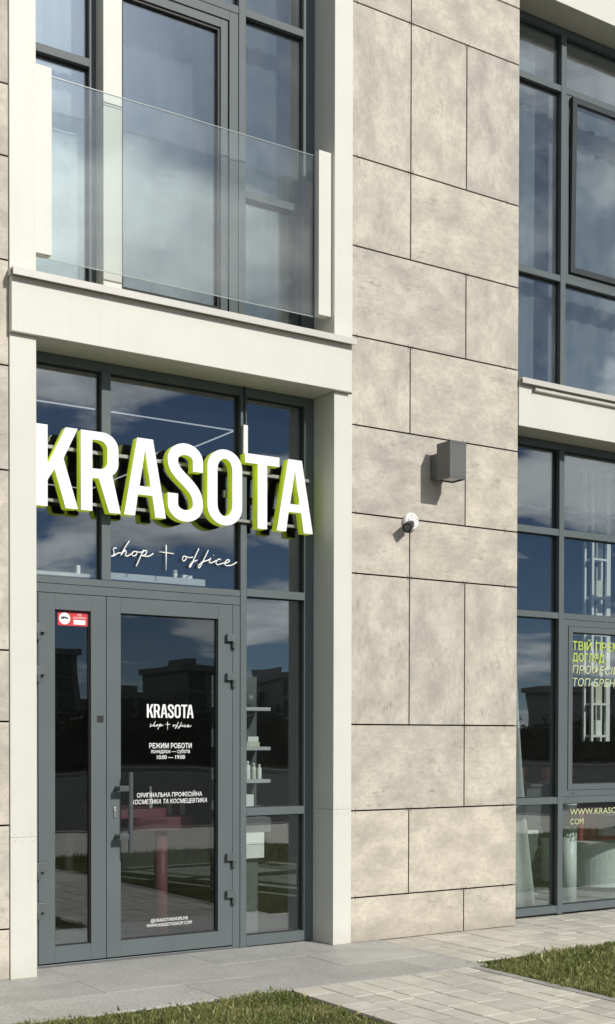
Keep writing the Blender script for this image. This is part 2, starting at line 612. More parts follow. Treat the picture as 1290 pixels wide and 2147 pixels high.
# granite landing: bedding and slabs
land = tag(B(-6.0, LAND_X1, LAND_Y, 0.36, -0.05, -0.010).build('landing', 'bed'), kind='structure')
rows = [(LAND_Y, -0.70), (-0.70, -0.26), (-0.26, 0.34)]
cuts = [[-6, -4.9, -3.8, -2.7, -1.6, -0.4, 0.55, 1.55, 2.52, 3.52, 4.40, 5.10, LAND_X1],
        [-6, -4.3, -3.3, -2.2, -1.1, 0.0, 1.0, 2.05, 3.02, 4.02, 4.69, LAND_X1],
        [-6, -4.3, -3.3, -2.2, -1.1, 0.0, 1.0, 2.05, 3.02, 4.02, 4.69, LAND_X1]]
for (y0, y1), cs in zip(rows, cuts):
    for x0, x1 in zip(cs[:-1], cs[1:]):
        g = 0.0011
        B(x0 + g, x1 - g, y0 + g, y1 - g, -0.045, 0.004 + random.uniform(-0.0008, 0.0008)).build('slab', 'granite', land, 0.0012, True)


def pave(name, x0, x1, y0, y1, cols, keep=None):
    base = tag(B(x0, x1, y0, y1, -0.05, -0.011).build(name, 'bed'), kind='structure')
    x = x0
    i = 0
    while x < x1 - 0.02:
        w = min(cols[i % len(cols)], x1 - x)
        if x1 - (x + w) < 0.06:
            w = x1 - x
        y = y1
        first = True
        while y > y0 + 0.01:
            ln = random.choice((0.15, 0.2, 0.2, 0.3, 0.3, 0.4))
            if first:
                ln = random.choice((0.12, 0.2, 0.3, 0.36))
                first = False
            ya = max(y0, y - ln)
            if ya - y0 < 0.06:
                ya = y0
            g = 0.0032
            o = B(x + g, x + w - g, ya + g, y - g, -0.04, random.uniform(-0.0015, 0.0015)).build('paver', 'paver', base, 0.003, True)
            o.rotation_euler = (random.uniform(-0.002, 0.002), random.uniform(-0.003, 0.003), 0)
            y = ya
        x += w
        i += 1
    return base


pave('path', PATH_X0, PATH_X1, -4.2, LAND_Y - 0.004, (0.2, 0.16, 0.14, 0.2))
tag(B(PATH_X0, PATH_X1, -10.2, -4.204, -0.05, 0.0).build('far_path', 'paver'), kind='structure')
pave('pavement', LAND_X1 + 0.004, 9.6, -1.03, 0.36, (0.2, 0.15, 0.2, 0.2))
tag(B(9.604, 24.0, -1.03, 0.36, -0.05, 0.0).build('far_pavement', 'paver'), kind='structure')
tag(B(PATH_X1 + 0.004, PATH_X1 + 0.074, -6.75, LAND_Y - 0.006, -0.08, 0.003).build('kerb', 'kerb', None, 0.004), kind='structure')
tag(B(PATH_X0 - 0.026, PATH_X0 - 0.004, -6.75, LAND_Y - 0.006, -0.08, -0.004).build('edging', 'black'), kind='structure')

# lawns: soil sheets, gently uneven, with blades on them


def lawn_sheet(name, x0, x1, y0, y1, step=0.12):
    nx, ny = int((x1 - x0) / step) + 1, int((y1 - y0) / step) + 1
    xs, ys = np.linspace(x0, x1, nx), np.linspace(y0, y1, ny)
    m = MB()
    for y in ys:
        for x in xs:
            z = 0.012 * math.sin(x * 2.3 + 1) * math.sin(y * 1.9) - 0.006
            ed = min(abs(x - x0), abs(x - x1), abs(y - y0), abs(y - y1))
            if ed < 0.08:
                z = -0.028
            m.v.append((x, y, z))
    for j in range(ny - 1):
        for i in range(nx - 1):
            a = j * nx + i
            m.f.append((a, a + 1, a + nx + 1, a + nx))
    return tag(m.build(name, 'soil'), kind='structure')


lawn_sheet('lawn_near_door', -8.0, PATH_X0 - 0.028, -6.75, LAND_Y - 0.004)
lawn_sheet('lawn_near_window', PATH_X1 + 0.076, 22.0, -6.75, -1.036)


def grass(name, regions, label):
    vs, fs, tones = [], [], []
    for (x0, x1, y0, y1, dens, h) in regions:
        n = int((x1 - x0) * (y1 - y0) * dens)
        px = rng.uniform(x0, x1, n)
        py = rng.uniform(y0, y1, n)
        patch = np.sin(px * 5.1 + 1.3 * np.sin(py * 4)) * np.sin(py * 6.3 + 2) * 0.5 + 0.5
        fine_p = np.sin(px * 23 + 2 * np.sin(py * 17)) * np.sin(py * 29 + 1.7 * np.sin(px * 13)) * 0.5 + 0.5
        keep = rng.uniform(0, 1, n) < (0.45 + 0.75 * fine_p)
        px, py, patch, fine_p = px[keep], py[keep], patch[keep], fine_p[keep]
        n = len(px)
        hh = h * rng.uniform(0.45, 1.15, n) * (0.65 + 0.5 * patch + 0.3 * fine_p)
        hh = np.where(rng.uniform(0, 1, n) < 0.03, hh * 1.7, hh)
        a = rng.uniform(0, 2 * np.pi, n)
        w = rng.uniform(0.0014, 0.0030, n) * (1 + 1400.0 / dens)
        la = rng.uniform(0, 2 * np.pi, n)
        ln = hh * rng.uniform(0.15, 0.9, n)
        z0 = 0.012 * np.sin(px * 2.3 + 1) * np.sin(py * 1.9) - 0.014
        dx, dy = np.cos(a) * w, np.sin(a) * w
        lx, ly = np.cos(la) * ln, np.sin(la) * ln
        V = np.empty((n, 5, 3))
        V[:, 0] = np.stack([px - dx, py - dy, z0], 1)
        V[:, 1] = np.stack([px + dx, py + dy, z0], 1)
        V[:, 2] = np.stack([px + dx * .75 + lx * .35, py + dy * .75 + ly * .35, z0 + hh * .62], 1)
        V[:, 3] = np.stack([px - dx * .75 + lx * .35, py - dy * .75 + ly * .35, z0 + hh * .62], 1)
        V[:, 4] = np.stack([px + lx, py + ly, z0 + hh], 1)
        t = np.clip(rng.beta(2, 3, n) + (patch - 0.5) * 0.25, 0, 1)
        t = np.where(rng.uniform(0, 1, n) < 0.10, rng.uniform(0.8, 1, n), t)
        vs.append(V.reshape(-1, 3))
        tones.append(np.repeat(t, 5))
    V = np.concatenate(vs)
    T = np.concatenate(tones)
    n = len(V) // 5
    base = np.arange(n)[:, None] * 5
    quads = base + np.array([[0, 1, 2, 3]])
    tris = base + np.array([[3, 2, 4]])
    me = bpy.data.meshes.new(name)
    me.vertices.add(len(V))
    me.vertices.foreach_set('co', V.ravel())
    loops = np.concatenate([quads, tris], 1).ravel()
    me.loops.add(len(loops))
    me.loops.foreach_set('vertex_index', loops.astype(np.int32))
    me.polygons.add(2 * n)
    st = (np.arange(n)[:, None] * 7 + np.array([[0, 4]])).ravel()
    me.polygons.foreach_set('loop_start', st.astype(np.int32))
    me.polygons.foreach_set('loop_total', np.tile([4, 3], n).astype(np.int32))
    at = me.attributes.new('tone', 'FLOAT', 'POINT')
    at.data.foreach_set('value', T.astype(np.float32))
    me.update(calc_edges=True)
    me.materials.append(M['grass'])
    o = bpy.data.objects.new(name, me)
    C.objects.link(o)
    return tag(o, label, 'grass', kind='stuff')


gx = PATH_X0 - 0.035
grass('grass', [(1.9, gx, -2.5, LAND_Y - 0.01, 19000, 0.028), (1.9, gx + 0.05, -2.5, LAND_Y + 0.03, 350, 0.04), (1.9, gx, LAND_Y - 0.03, LAND_Y + 0.028, 2500, 0.03), (-6, 1.9, -6.7, LAND_Y - 0.01, 900, 0.05), (1.9, gx, -6.7, -2.5, 900, 0.05)],
      'short sunlit lawn grass in front of the shop entrance landing')
gx = PATH_X1 + 0.082
grass('grass', [(gx, 8.2, -2.75, -1.03, 16000, 0.031), (gx - 0.05, 8.2, -2.75, -1.0, 350, 0.045), (gx, 8.2, -1.06, -0.985, 1500, 0.03), (8.2, 20, -6.7, -1.03, 700, 0.055), (gx, 8.2, -6.7, -2.75, 1500, 0.055)],
      'short lawn grass between paver path and shop window pavement')

# beyond the lawn: sidewalk, kerb, road (seen mirrored in the glass)
tag(B(-60, 120, -10.2, -6.754, -0.05, -0.002).build('sidewalk', 'paver'), kind='structure')
tag(B(-60, 120, -10.36, -10.204, -0.2, 0.02).build('roadside_kerb', 'kerb', None, 0.01), kind='structure')
tag(B(-150, 300, -38.0, -10.364, -0.2, -0.055).build('road', 'asphalt'), kind='structure')
tag(B(-150, 300, -38.3, -38.004, -0.2, 0.10).build('far_kerb', 'kerb'), kind='structure')

# ------------------------------------------------------------------ the building
bld = tag(empty('building'), 'modern shop building clad in beige stone panels with white framed glazed entrance', 'building')
GAP = 0.0055


def clad(name, x0, x1, y0, y1, z0, z1, cols, layout):
    w = B(x0, x1, y0 + 0.030, y1, z0, z1).build(name, 'backing', bld)
    clips = MB()
    for (za, zb, seams) in layout:
        edges = [x0] + [cols[i] for i in seams] + [x1]
        for xa, xb in zip(edges[:-1], edges[1:]):
            ga = 0.002 if xa == x0 else GAP
            gb = 0.0 if xb == x1 else GAP
            mat = 'panel_v' if (zb - za) > (xb - xa) * 1.2 else 'panel_h'
            B(xa + ga, xb - gb, y0, y0 + 0.012, za + GAP, zb - GAP).build('cladding_panel', mat, w, 0.0008, True)
        for s in [x0 + 0.045] + [cols[i] for i in seams] + [x1 - 0.13]:
            for dx in ((-0.019, 0.019) if s in cols else (0.0,)):
                for dz in (-0.013, 0.013):
                    clips.box(s + dx - 0.0038, s + dx + 0.0038, y0 - 0.0016, y0 - 0.0002, zb + dz - 0.006, zb + dz + 0.006)
    tag(clips.build('panel_clip', 'clip', w), kind='stuff')
    return w


lay = [(0.0, .33, [1]), (.33, .963, [0]), (.963, 1.59, [1]), (1.59, 2.685, [0, 1]), (2.685, 3.12, [0]), (3.12, 3.755, [1]),
       (3.755, 4.395, [0]), (4.395, 5.04, [1]), (5.04, 5.68, [0]), (5.68, 6.78, [0, 1]), (6.78, 7.22, [0]), (7.22, 7.86, [1]), (7.86, 8.5, [0])]
clad('wall', 5.2425, 6.845, 0.0, 0.36, 0.0, 8.5, [5.775, 6.31], lay)
layL = [(0.0, .315, [1]), (.315, .954, [0]), (.954, 1.591, [1]), (1.591, 2.028, [0]), (2.028, 3.127, [0, 1]), (3.127, 3.764, [1]),
        (3.764, 4.403, [0]), (4.403, 5.032, [1]), (5.032, 5.469, [0]), (5.469, 6.57, [0, 1]), (6.57, 7.2, [1]), (7.2, 7.84, [0]), (7.84, 8.5, [1])]
clad('wall', 1.085, 2.6875, 0.0, 0.36, 0.0, 8.5, [1.62, 2.15], layL)
clad('wall', 9.42, 11.02, 0.0, 0.36, 0.0, 8.5, [9.95, 10.49], lay)

# upper storeys and body behind the facade
B(-6.0, 1.08, 0.004, 0.36, 0.0, 8.5).build('side_wall', 'panel_h', bld)
B(11.025, 24.0, 0.004, 0.36, 0.0, 8.5).build('side_wall', 'panel_h', bld)
B(-6.0, 24.0, 0.0, 9.0, 8.505, 12.0).build('upper_storey', 'panel_h', bld)
B(-6.0, 24.0, 9.0, 9.3, 0.0, 8.5).build('rear_wall', 'room_wall', bld)
B(-6.3, -6.0, 0.0, 9.3, 0.0, 12.0).build('end_wall', 'panel_h', bld)
B(24.0, 24.3, 0.0, 9.3, 0.0, 12.0).build('end_wall', 'panel_h', bld)

# white door surround: jambs, lintel band, drip cap
OX0, OX1 = 2.86, 5.083
F, G = 0.245, 0.285
for x0, x1, zj in ((2.690, OX0, .877), (OX1, 5.240, .978)):
    j = B(x0, x1, -0.015, F + 0.10, 0.004, zj - 0.0006).build('jamb', 'white', bld, 0.0025)
    B(x0, x1, -0.015, F + 0.10, zj + 0.0006, 3.962).build('jamb', 'white', bld, 0.0025)
    rv = MB()
    for dz in (-0.022, 0.022):
        for xx in (x0 + 0.03, (x0 + x1) / 2, x1 - 0.03):
            rv.cyl((xx, -0.0185, zj + dz), (xx, -0.014, zj + dz), 0.0035, n=8)
    rv.build('rivet', 'cap', j)
    B(x0, x1, -0.015, F + 0.10, 4.345, 8.5).build('jamb', 'white', bld, 0.0025)
band = B(2.690, 5.212, -0.052, F + 0.10, 3.965, 4.300).build('lintel_band', 'white', bld, 0.003)
CAPP = [(F - .003, 4.368), (-.10, 4.338), (-.10, 4.293), (-.092, 4.293), (-.092, 4.326), (-.054, 4.329), (-.054, 4.3025), (F - .003, 4.3025)]
MB().prism_x(CAPP, 2.683, 5.222).build('drip_cap', 'cap', band, 0.001)
for x, z in ((3.28, 4.285), (4.72, 4.268)):
    MB().cyl((x, -0.054, z), (x, -0.0515, z), 0.004, n=8).build('rivet', 'rail', band)

# right-hand white bands
bandr = B(6.852, 9.415, -0.006, F + 0.10, 3.962, 4.285).build('lintel_band', 'white', bld, 0.003)
CAPR = [(F - .003, 4.355), (-.05, 4.333), (-.05, 4.290), (-.043, 4.290), (-.043, 4.322), (-.008, 4.324), (-.008, 4.2875), (F - .003, 4.2875)]
MB().prism_x(CAPR, 6.852, 9.415).build('drip_cap', 'cap', bandr, 0.001)
B(6.852, 9.415, -0.006, F + 0.10, 7.405, 8.5).build('lintel_band', 'white', bld, 0.003)


def pane(par, x0, x1, z0, z1, mat, y=G, t=0.008, tilt=0.0):
    o = B(x0, x1, y, y + t, z0, z1).build('pane', mat, par, 0, True)
    o.rotation_euler = (random.uniform(-1, 1) * 0.0012, 0, random.uniform(-1, 1) * 0.0012 + tilt)
    return o


def bar(par, name, x0, x1, z0, z1, y0=F, y1=0.345, mat='frame'):
    return B(x0, x1, y0, y1, z0, z1).build(name, mat, par, 0.0018)


def gasket(par, x0, x1, z0, z1, y=G - 0.006, w=0.006):
    return MB().ring(x0, x1, z0, z1, w, y, y + 0.018).build('gasket', 'gasket', par)


# ---- entrance glazing (transom lights and side light)
sw = empty('shop_window')
sw.parent = bld
bar(sw, 'frame_post', OX0 + .002, 2.925, 0.01, 3.90)
bar(sw, 'frame_post', 5.000, OX1 - .002, 0.01, 3.90)
bar(sw, 'head_rail', OX0 + .002, OX1 - .002, 3.9015, 3.963)
bar(sw, 'mullion', 3.408, 3.473, 2.5335, 3.90, F - .004)
bar(sw, 'mullion', 4.462, 4.512, 0.008, 3.90, F - .006)
bar(sw, 'rail', 2.926, 4.461, 2.4885, 2.532)
bar(sw, 'rail', 4.5135, 4.999, 2.493, 2.548, F - .004)
bar(sw, 'rail', 4.5135, 4.999, .939, .995, F - .004)
bar(sw, 'rail', 4.5135, 4.999, .012, .085, F - .004)
for x0, x1, z0, z1 in ((2.926, 3.407, 2.533, 3.90), (3.474, 4.461, 2.533, 3.90), (4.513, 4.999, 2.549, 3.90), (4.513, 4.999, .996, 2.492), (4.513, 4.999, .086, .938)):
    pane(sw, x0, x1, z0, z1, 'glass_shop')
    gasket(sw, x0, x1, z0, z1)

# ---- entrance double door
dr = empty('entrance_door')
dr.parent = bld
bar(dr, 'door_frame', 2.926, 2.966, 0.01, 2.425)
bar(dr, 'door_frame', 4.402, 4.4605, 0.01, 2.425)
bar(dr, 'door_frame', 2.926, 4.4605, 2.4285, 2.4855)
bar(dr, 'threshold', 2.926, 4.4605, 0.0045, 0.020, F + .002, 0.345, 'hinge')


def leaf(x0, x1, gx0, gx1, name='door_leaf'):
    z0, z1, gz0, gz1 = 0.030, 2.4245, .136, 2.321
    m = MB()
    m.box(x0, gx0, F - .002, .31, z0, z1)
    m.box(gx1, x1, F - .002, .31, z0, z1)
    m.box(gx0, gx1, F - .002, .31, z0, gz0)
    m.box(gx0, gx1, F - .002, .31, gz1, z1)
    m.build(name, 'frame', dr, 0.0016)
    MB().ring(gx0, gx1, gz0, gz1, 0.008, F + .016, F + .044).build('gasket', 'gasket', dr)
    pane(dr, gx0 + .002, gx1 - .002, gz0 + .002, gz1 - .002, 'glass_door', F + .028)


leaf(2.9695, 3.4395, 3.082, 3.332)
leaf(3.4435, 4.3985, 3.545, 4.285)
for n_, (xa, xb) in enumerate(((2.9405, 3.02), (4.338, 4.43))):
    for zc in (2.170, 1.898, 0.632, 0.372):
        m = MB()
        if n_ == 0:
            m.box(2.945, 3.012, F - .034, F - .0025, zc - .002, zc + .056)
            m.cyl((2.962, F - .020, zc - .05), (2.962, F - .020, zc - .0005), 0.0155, n=16)
        else:
            m.box(4.342, 4.402, F - .034, F - .0025, zc - .002, zc + .046)
            m.cyl((4.402, F - .020, zc - .05), (4.402, F - .020, zc - .0005), 0.0155, n=16)
            m.box(4.402, 4.420, F - .03, F - .0005, zc - .046, zc - .004)
        m.build('hinge', 'hinge', dr, 0.001)
m = MB()
m.cyl((3.578, F - .085, .728), (3.578, F - .085, 1.262), .0165, n=24)
for zc in (1.155, .835):
    m.box(3.497, 3.580, F - .092, F - .070, zc - .018, zc + .018)
    m.cyl((3.513, F - .075, zc), (3.513, F - .0025, zc), .0165, n=16)
m.build('pull_handle', 'handle', dr, 0.002)
m = MB()
m.box(3.491, 3.509, F - .010, F - .0025, .965, 1.030)
m.cyl((3.500, F - .016, 1.006), (3.500, F - .010, 1.006), .0085, n=14)
m.box(3.4965, 3.5035, F - .0145, F - .010, .975, 1.000)
m.build('lock', 'steel', dr, 0.001)

# ---- upper floor window with balcony door
uw = empty('upper_window')
uw.parent = bld
bar(uw, 'frame_post', OX0 + .002, 2.925, 4.372, 8.5)
bar(uw, 'frame_post', 3.325, 3.3705, 4.372, 8.5)
bar(uw, 'frame_post', 4.985, OX1 - .002, 4.372, 8.5)
bar(uw, 'mullion', 4.444, 4.500, 4.372, 8.5, F - .006)
bar(uw, 'rail', 2.926, 3.3245, 5.862, 5.915, F - .004)
bar(uw, 'rail', 4.501, 4.984, 5.287, 5.340, F - .004)
bar(uw, 'rail', 4.501, 4.984, 6.552, 6.605, F - .004)
bar(uw, 'rail', 3.5045, 4.443, 6.552, 6.605, F - .002)
p_ = MB()
p_.box(3.372, 3.503, .13, .345, 4.372, 4.455)
p_.build('pilaster', 'white', uw, 0.002)
B(3.372, 3.503, .13, .345, 4.4575, 5.583).build('pilaster', 'white', uw, 0.002)
B(3.372, 3.503, .13, .345, 5.5865, 8.5).build('pilaster', 'white', uw, 0.002)
for x0, x1, z0, z1 in ((2.926, 3.3245, 4.372, 5.861), (2.926, 3.3245, 5.916, 8.5), (4.501, 4.984, 4.372, 5.286), (4.501, 4.984, 5.341, 6.551), (4.501, 4.984, 6.606, 8.5), (3.5045, 4.443, 6.606, 8.5)):
    pane(uw, x0, x1, z0, z1, 'glass_up')
    gasket(uw, x0, x1, z0, z1)
m = MB()
m.box(3.5045, 3.520, F + .006, .345, 4.372, 6.551)
m.box(4.372, 4.443, F + .002, .345, 4.372, 6.551)
m.box(3.5205, 4.3715, F + .002, .345, 6.487, 6.551)
m.box(3.5205, 4.3715, F + .002, .345, 4.372, 4.400)
m.build('balcony_door_frame', 'frame', uw, 0.0015)
m = MB()
m.box(3.526, 3.548, F - .008, .30, 4.404, 6.470)
m.box(4.298, 4.354, F - .008, .30, 4.404, 6.470)
m.box(3.548, 4.298, F - .008, .30, 4.404, 4.470)
m.box(3.548, 4.298, F - .008, .30, 6.412, 6.470)
m.build('balcony_door_sash', 'frame', uw, 0.002)
MB().ring(3.548, 4.298, 4.470, 6.412, .018, F + .004, F + .05).build('gasket', 'gasket', uw)
MB().ring(3.521, 4.371, 4.4005, 6.486, .016, F + .03, F + .05).build('gasket', 'gasket', uw)
pane(uw, 3.562, 4.283, 4.484, 6.398, 'glass_up', F + .03)

# ---- glass balustrade
gb = empty('balcony_balustrade')
gb.parent = bld
for x0, x1 in ((2.8625, 2.976), (4.970, 5.0805)):
    po = MB()
    c_ = .022
    prof = [(x0, .018), (x1, .018), (x1, .070), (x1 - c_, .094), (x0 + c_, .094), (x0, .070)]
    b0 = len(po.v)
    po.v += [(x, y, 4.497) for x, y in prof] + [(x, y, 5.657) for x, y in prof]
    k = len(prof)
    po.f += [tuple(range(k)), tuple(range(k, 2 * k))] + [(i, (i + 1) % k, k + (i + 1) % k, k + i) for i in range(k)]
    q = po.build('balustrade_post', 'white', gb, 0.0015)
    sc_ = MB()
    for xx, yy in ((x0 + .085, .035), (x0 + .03, .075)):
        sc_.cyl((xx, yy, 4.4945), (xx, yy, 4.4965), .005, n=8)
    sc_.build('screw', 'black', q)
pane(gb, 2.955, 4.992, 4.497, 5.632, 'glass_bal', .072, .012)
B(2.977, 4.969, .0735, .0825, 5.6335, 5.6365).build('polished_edge', 'edge', gb)
B(2.977, 4.969, .0735, .0825, 4.4925, 4.4955).build('polished_edge', 'edge', gb)

# ---- right-hand shop window
rw = empty('shop_window')
rw.parent = bld
RX0, RX1 = 6.86, 9.41
bar(rw, 'frame_post', RX0, 6.92, .012, 3.90)
bar(rw, 'frame_post', 9.35, RX1, .012, 3.90)
bar(rw, 'head_rail', RX0, RX1, 3.9015, 3.96)
bar(rw, 'mullion', 7.534, 7.590, .012, 3.90, F - .006)
bar(rw, 'mullion', 8.74, 8.796, .012, 3.90, F - .006)
for x0, x1 in ((6.921, 7.5335), (7.5905, 8.7395), (8.7965, 9.349)):
    for z0, z1 in ((.022, .084), (.940, .997), (2.492, 2.542), (3.184, 3.240)):
        bar(rw, 'rail', x0, x1, z0, z1, F - .003)
    for z0, z1 in ((.085, .939), (2.543, 3.183), (3.241, 3.90)):
        pane(rw, x0, x1, z0, z1, 'glass_shop')
        gasket(rw, x0, x1, z0, z1)
    if x0 != 7.5905:
        pane(rw, x0, x1, .998, 2.491, 'glass_shop')
        gasket(rw, x0, x1, .998, 2.491)
MB().ring(7.5925, 8.7375, .9995, 2.4895, .052, F - .002, .345).build('sash_frame', 'frame', rw, 0.0015)
MB().ring(7.6475, 8.6825, 1.0545, 2.4345, .048, F - .008, .33).build('sash', 'frame', rw, 0.0015)
MB().ring(7.644, 8.686, 1.051, 2.438, .0034, F + .002, .33).build('gasket', 'gasket', rw)
MB().ring(7.6955, 8.6345, 1.1025, 2.3865, .006, F + .016, .30).build('gasket', 'gasket', rw)
pane(rw, 7.697, 8.633, 1.104, 2.385, 'glass_shop', F + .03)
B(7.70, 7.725, F - .0065, F - .0025, 1.022, 1.0255).build('drain_cap', 'black', rw)

# ---- right-hand upper window
ur = empty('upper_window')
ur.parent = bld
bar(ur, 'frame_post', RX0, 6.92, 4.36, 7.34)
bar(ur, 'frame_post', 9.35, RX1, 4.36, 7.34)
bar(ur, 'head_rail', RX0, RX1, 7.3415, 7.403)
bar(ur, 'mullion', 7.534, 7.590, 4.36, 7.34, F - .006)
bar(ur, 'mullion', 8.74, 8.796, 4.36, 7.34, F - .006)
for x0, x1 in ((6.921, 7.5335), (7.5905, 8.7395), (8.7965, 9.349)):
    for z0, z1 in ((5.298, 5.350), (6.868, 6.920)):
        bar(ur, 'rail', x0, x1, z0, z1, F - .003)
    for z0, z1 in ((4.362, 5.297), (6.921, 7.3405)):
        pane(ur, x0, x1, z0, z1, 'glass_up')
        gasket(ur, x0, x1, z0, z1)
    if x0 != 7.5905:
        pane(ur, x0, x1, 5.351, 6.867, 'glass_up')
        gasket(ur, x0, x1, 5.351, 6.867)
MB().ring(7.5925, 8.7375, 5.3525, 6.8655, .036, F + .002, .345).build('sash_frame', 'frame', ur, 0.0015)
# top-hung casement standing slightly open: pivots about its lower edge into the room's outside
hs = MB().ring(7.634, 8.696, 5.392, 6.845, .050, F - .022, F + .020).build('open_sash', 'sash_dark', ur, 0.002, True)
hp = pane(ur, 7.68, 8.65, 5.44, 6.797, 'glass_up', F - .004)
for o in (hs, hp):
    piv = Vector((8.165, F, 5.39))
    Rm = Matrix.Rotation(R(0.7), 4, 'X')
    o.location = piv + (Rm @ (Vector(o.location) - piv))
    o.rotation_euler = Rm.to_euler()

# ---- rooms behind the glass
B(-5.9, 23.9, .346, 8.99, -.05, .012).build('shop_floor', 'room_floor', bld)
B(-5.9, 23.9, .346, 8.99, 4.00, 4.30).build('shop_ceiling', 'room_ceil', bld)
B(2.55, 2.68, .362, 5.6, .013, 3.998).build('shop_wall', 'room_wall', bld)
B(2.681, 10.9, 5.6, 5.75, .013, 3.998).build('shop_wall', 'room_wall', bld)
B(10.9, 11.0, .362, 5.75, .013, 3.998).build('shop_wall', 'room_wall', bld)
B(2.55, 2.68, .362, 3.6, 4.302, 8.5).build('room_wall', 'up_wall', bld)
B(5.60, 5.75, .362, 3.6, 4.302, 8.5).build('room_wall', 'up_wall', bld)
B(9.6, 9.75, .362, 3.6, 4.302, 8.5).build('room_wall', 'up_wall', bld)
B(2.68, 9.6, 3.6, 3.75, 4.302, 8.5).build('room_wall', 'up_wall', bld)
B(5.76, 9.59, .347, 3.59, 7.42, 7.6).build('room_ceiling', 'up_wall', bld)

# ------------------------------------------------------------------ raised letter sign
HH = .515
S8 = .079


def arc(cx, cz, rx, rz, a0, a1, n=10):
    return [(cx + rx * math.cos(R(a0 + (a1 - a0) * i / n)), cz + rz * math.sin(R(a0 + (a1 - a0) * i / n))) for i in range(n + 1)]


def bez(p0, p1, p2, p3, n=12):
    o = []
    for i in range(n + 1):
        t = i / n
        a, b, c, d = (1 - t) ** 3, 3 * t * (1 - t) ** 2, 3 * t * t * (1 - t), t ** 3
        o.append((a * p0[0] + b * p1[0] + c * p2[0] + d * p3[0], a * p0[1] + b * p1[1] + c * p2[1] + d * p3[1]))
    return o


def ribbon(c, w):
    L, Rr = [], []
    for i, p in enumerate(c):
        a, b = c[max(i - 1, 0)], c[min(i + 1, len(c) - 1)]
        dx, dz = b[0] - a[0], b[1] - a[1]
        k = math.hypot(dx, dz)
        nx, nz = -dz / k * w / 2, dx / k * w / 2
        L.append((p[0] + nx, p[1] + nz))
        Rr.append((p[0] - nx, p[1] - nz))
    return L + Rr[::-1]


h = HH
GL = {}
GL['K'] = [[(0, 0), (0, h), (.079, h), (.079, .507 * h), (.201, h), (.283, h), (.186, .612 * h), (.285, 0), (.2, 0), (.126, .470 * h), (.079, .325 * h), (.079, 0)]]
GL['R'] = [[(0, 0), (0, h)] + [(.15, h)] + arc(.150, .80 * h, .112, .20 * h, 90, 0) + arc(.150, .62 * h, .112, .185 * h, 0, -52) + [(.278, 0), (.196, 0), (.125, .415 * h), (.079, .415 * h), (.079, 0)],
           [(.079, .535 * h), (.13, .535 * h)] + arc(.128, .635 * h, .056, .100 * h, -90, 0) + arc(.128, .79 * h, .056, .105 * h, 0, 90) + [(.079, .895 * h)]]
GL['A'] = [[(0, 0), (.096, h), (.210, h), (.306, 0), (.227, 0), (.206, .275 * h), (.100, .275 * h), (.079, 0)],
           [(.112, .385 * h), (.194, .385 * h), (.153, .855 * h)]]
sw_ = .268
cl = [(.229, .655 * h), (.229, .70 * h), (.229, .75 * h)] + arc(.134, .79 * h, .095, .21 * h - .033, 0, 180, 18) + \
    bez((.039, .775 * h), (.039, .56 * h), (.229, .50 * h), (.229, .235 * h), 16) + arc(.134, .21 * h, .095, .21 * h - .033, 0, -180, 18) + [(.039, .26 * h), (.039, .31 * h), (.039, .345 * h)]
GL['S'] = [ribbon(cl, .0775)]
GL['O'] = [arc(.137, h - .125, .137, .128, 0, 180, 20) + arc(.137, .125, .137, .128, 180, 360, 20),
           arc(.137, h - .140, .0585, .080, 0, 180, 16) + arc(.137, .140, .0585, .080, 180, 360, 16)]
GL['T'] = [[(.101, 0), (.101, h - .066), (0, h - .066), (0, h), (.281, h), (.281, h - .066), (.180, h - .066), (.180, 0)]]


def glyph_mesh(name, ch, depth, scale=1.0, grow=0.0):
    cu = bpy.data.curves.new(name, 'CURVE')
    cu.dimensions = '2D'
    cu.fill_mode = 'BOTH'
    cu.extrude = depth / 2
    cu.offset = grow
    for sp in GL[ch]:
        s = cu.splines.new('POLY')
        s.points.add(len(sp) - 1)
        for p, (x, z) in zip(s.points, sp):
            p.co = (x * scale, z * scale, 0, 1)
        s.use_cyclic_u = True
    ob = bpy.data.objects.new(name, cu)
    C.objects.link(ob)
    bpy.context.view_layer.update()
    me = bpy.data.meshes.new_from_object(ob.evaluated_get(bpy.context.evaluated_depsgraph_get()))
    bpy.data.objects.remove(ob)
    bpy.data.curves.remove(cu)
    me.name = name
    # curve plane XY -> facade plane XZ, front towards -Y
    me.transform(Matrix(((1, 0, 0, 0), (0, 0, -1, 0), (0, 1, 0, 0), (0, 0, 0, 1))))
    bm = bmesh.new()
    bm.from_mesh(me)
    bmesh.ops.remove_doubles(bm, verts=bm.verts, dist=1e-5)
    bmesh.ops.recalc_face_normals(bm, faces=bm.faces)
    bm.to_mesh(me)
    bm.free()
    return me


WORD = [('K', 2.914), ('R', 3.219), ('A', 3.521), ('S', 3.840), ('O', 4.142), ('T', 4.439), ('A', 4.698)]
sign = tag(empty('shop_sign', (3.96, .23, 2.96)), 'large raised white KRASOTA letters with lime green sides above the door', 'sign')
made = {}
for ch, x in WORD:
    if ch not in made:
        fm = glyph_mesh('letter', ch, .008)
        fm.materials.append(M['face'])
        bmh = glyph_mesh('letter_side', ch, .064, 1.0, -0.0008)
        bmh.materials.append(M['lime'])
        bmh.materials.append(M['black'])                    # closed dark back plate
        for f in bmh.polygons:
            if abs(f.normal.y) > .9:
                f.material_index = 1
        made[ch] = (fm, bmh)
    fm, bmh = made[ch]
    f_ = bpy.data.objects.new('letter', fm)
    C.objects.link(f_)
    f_.parent = sign
    f_.location = Vector((x, .143, 2.960)) - sign.location
    s_ = bpy.data.objects.new('letter_side', bmh)
    C.objects.link(s_)
    s_.parent = f_
    s_.location = (0, .0362, 0)
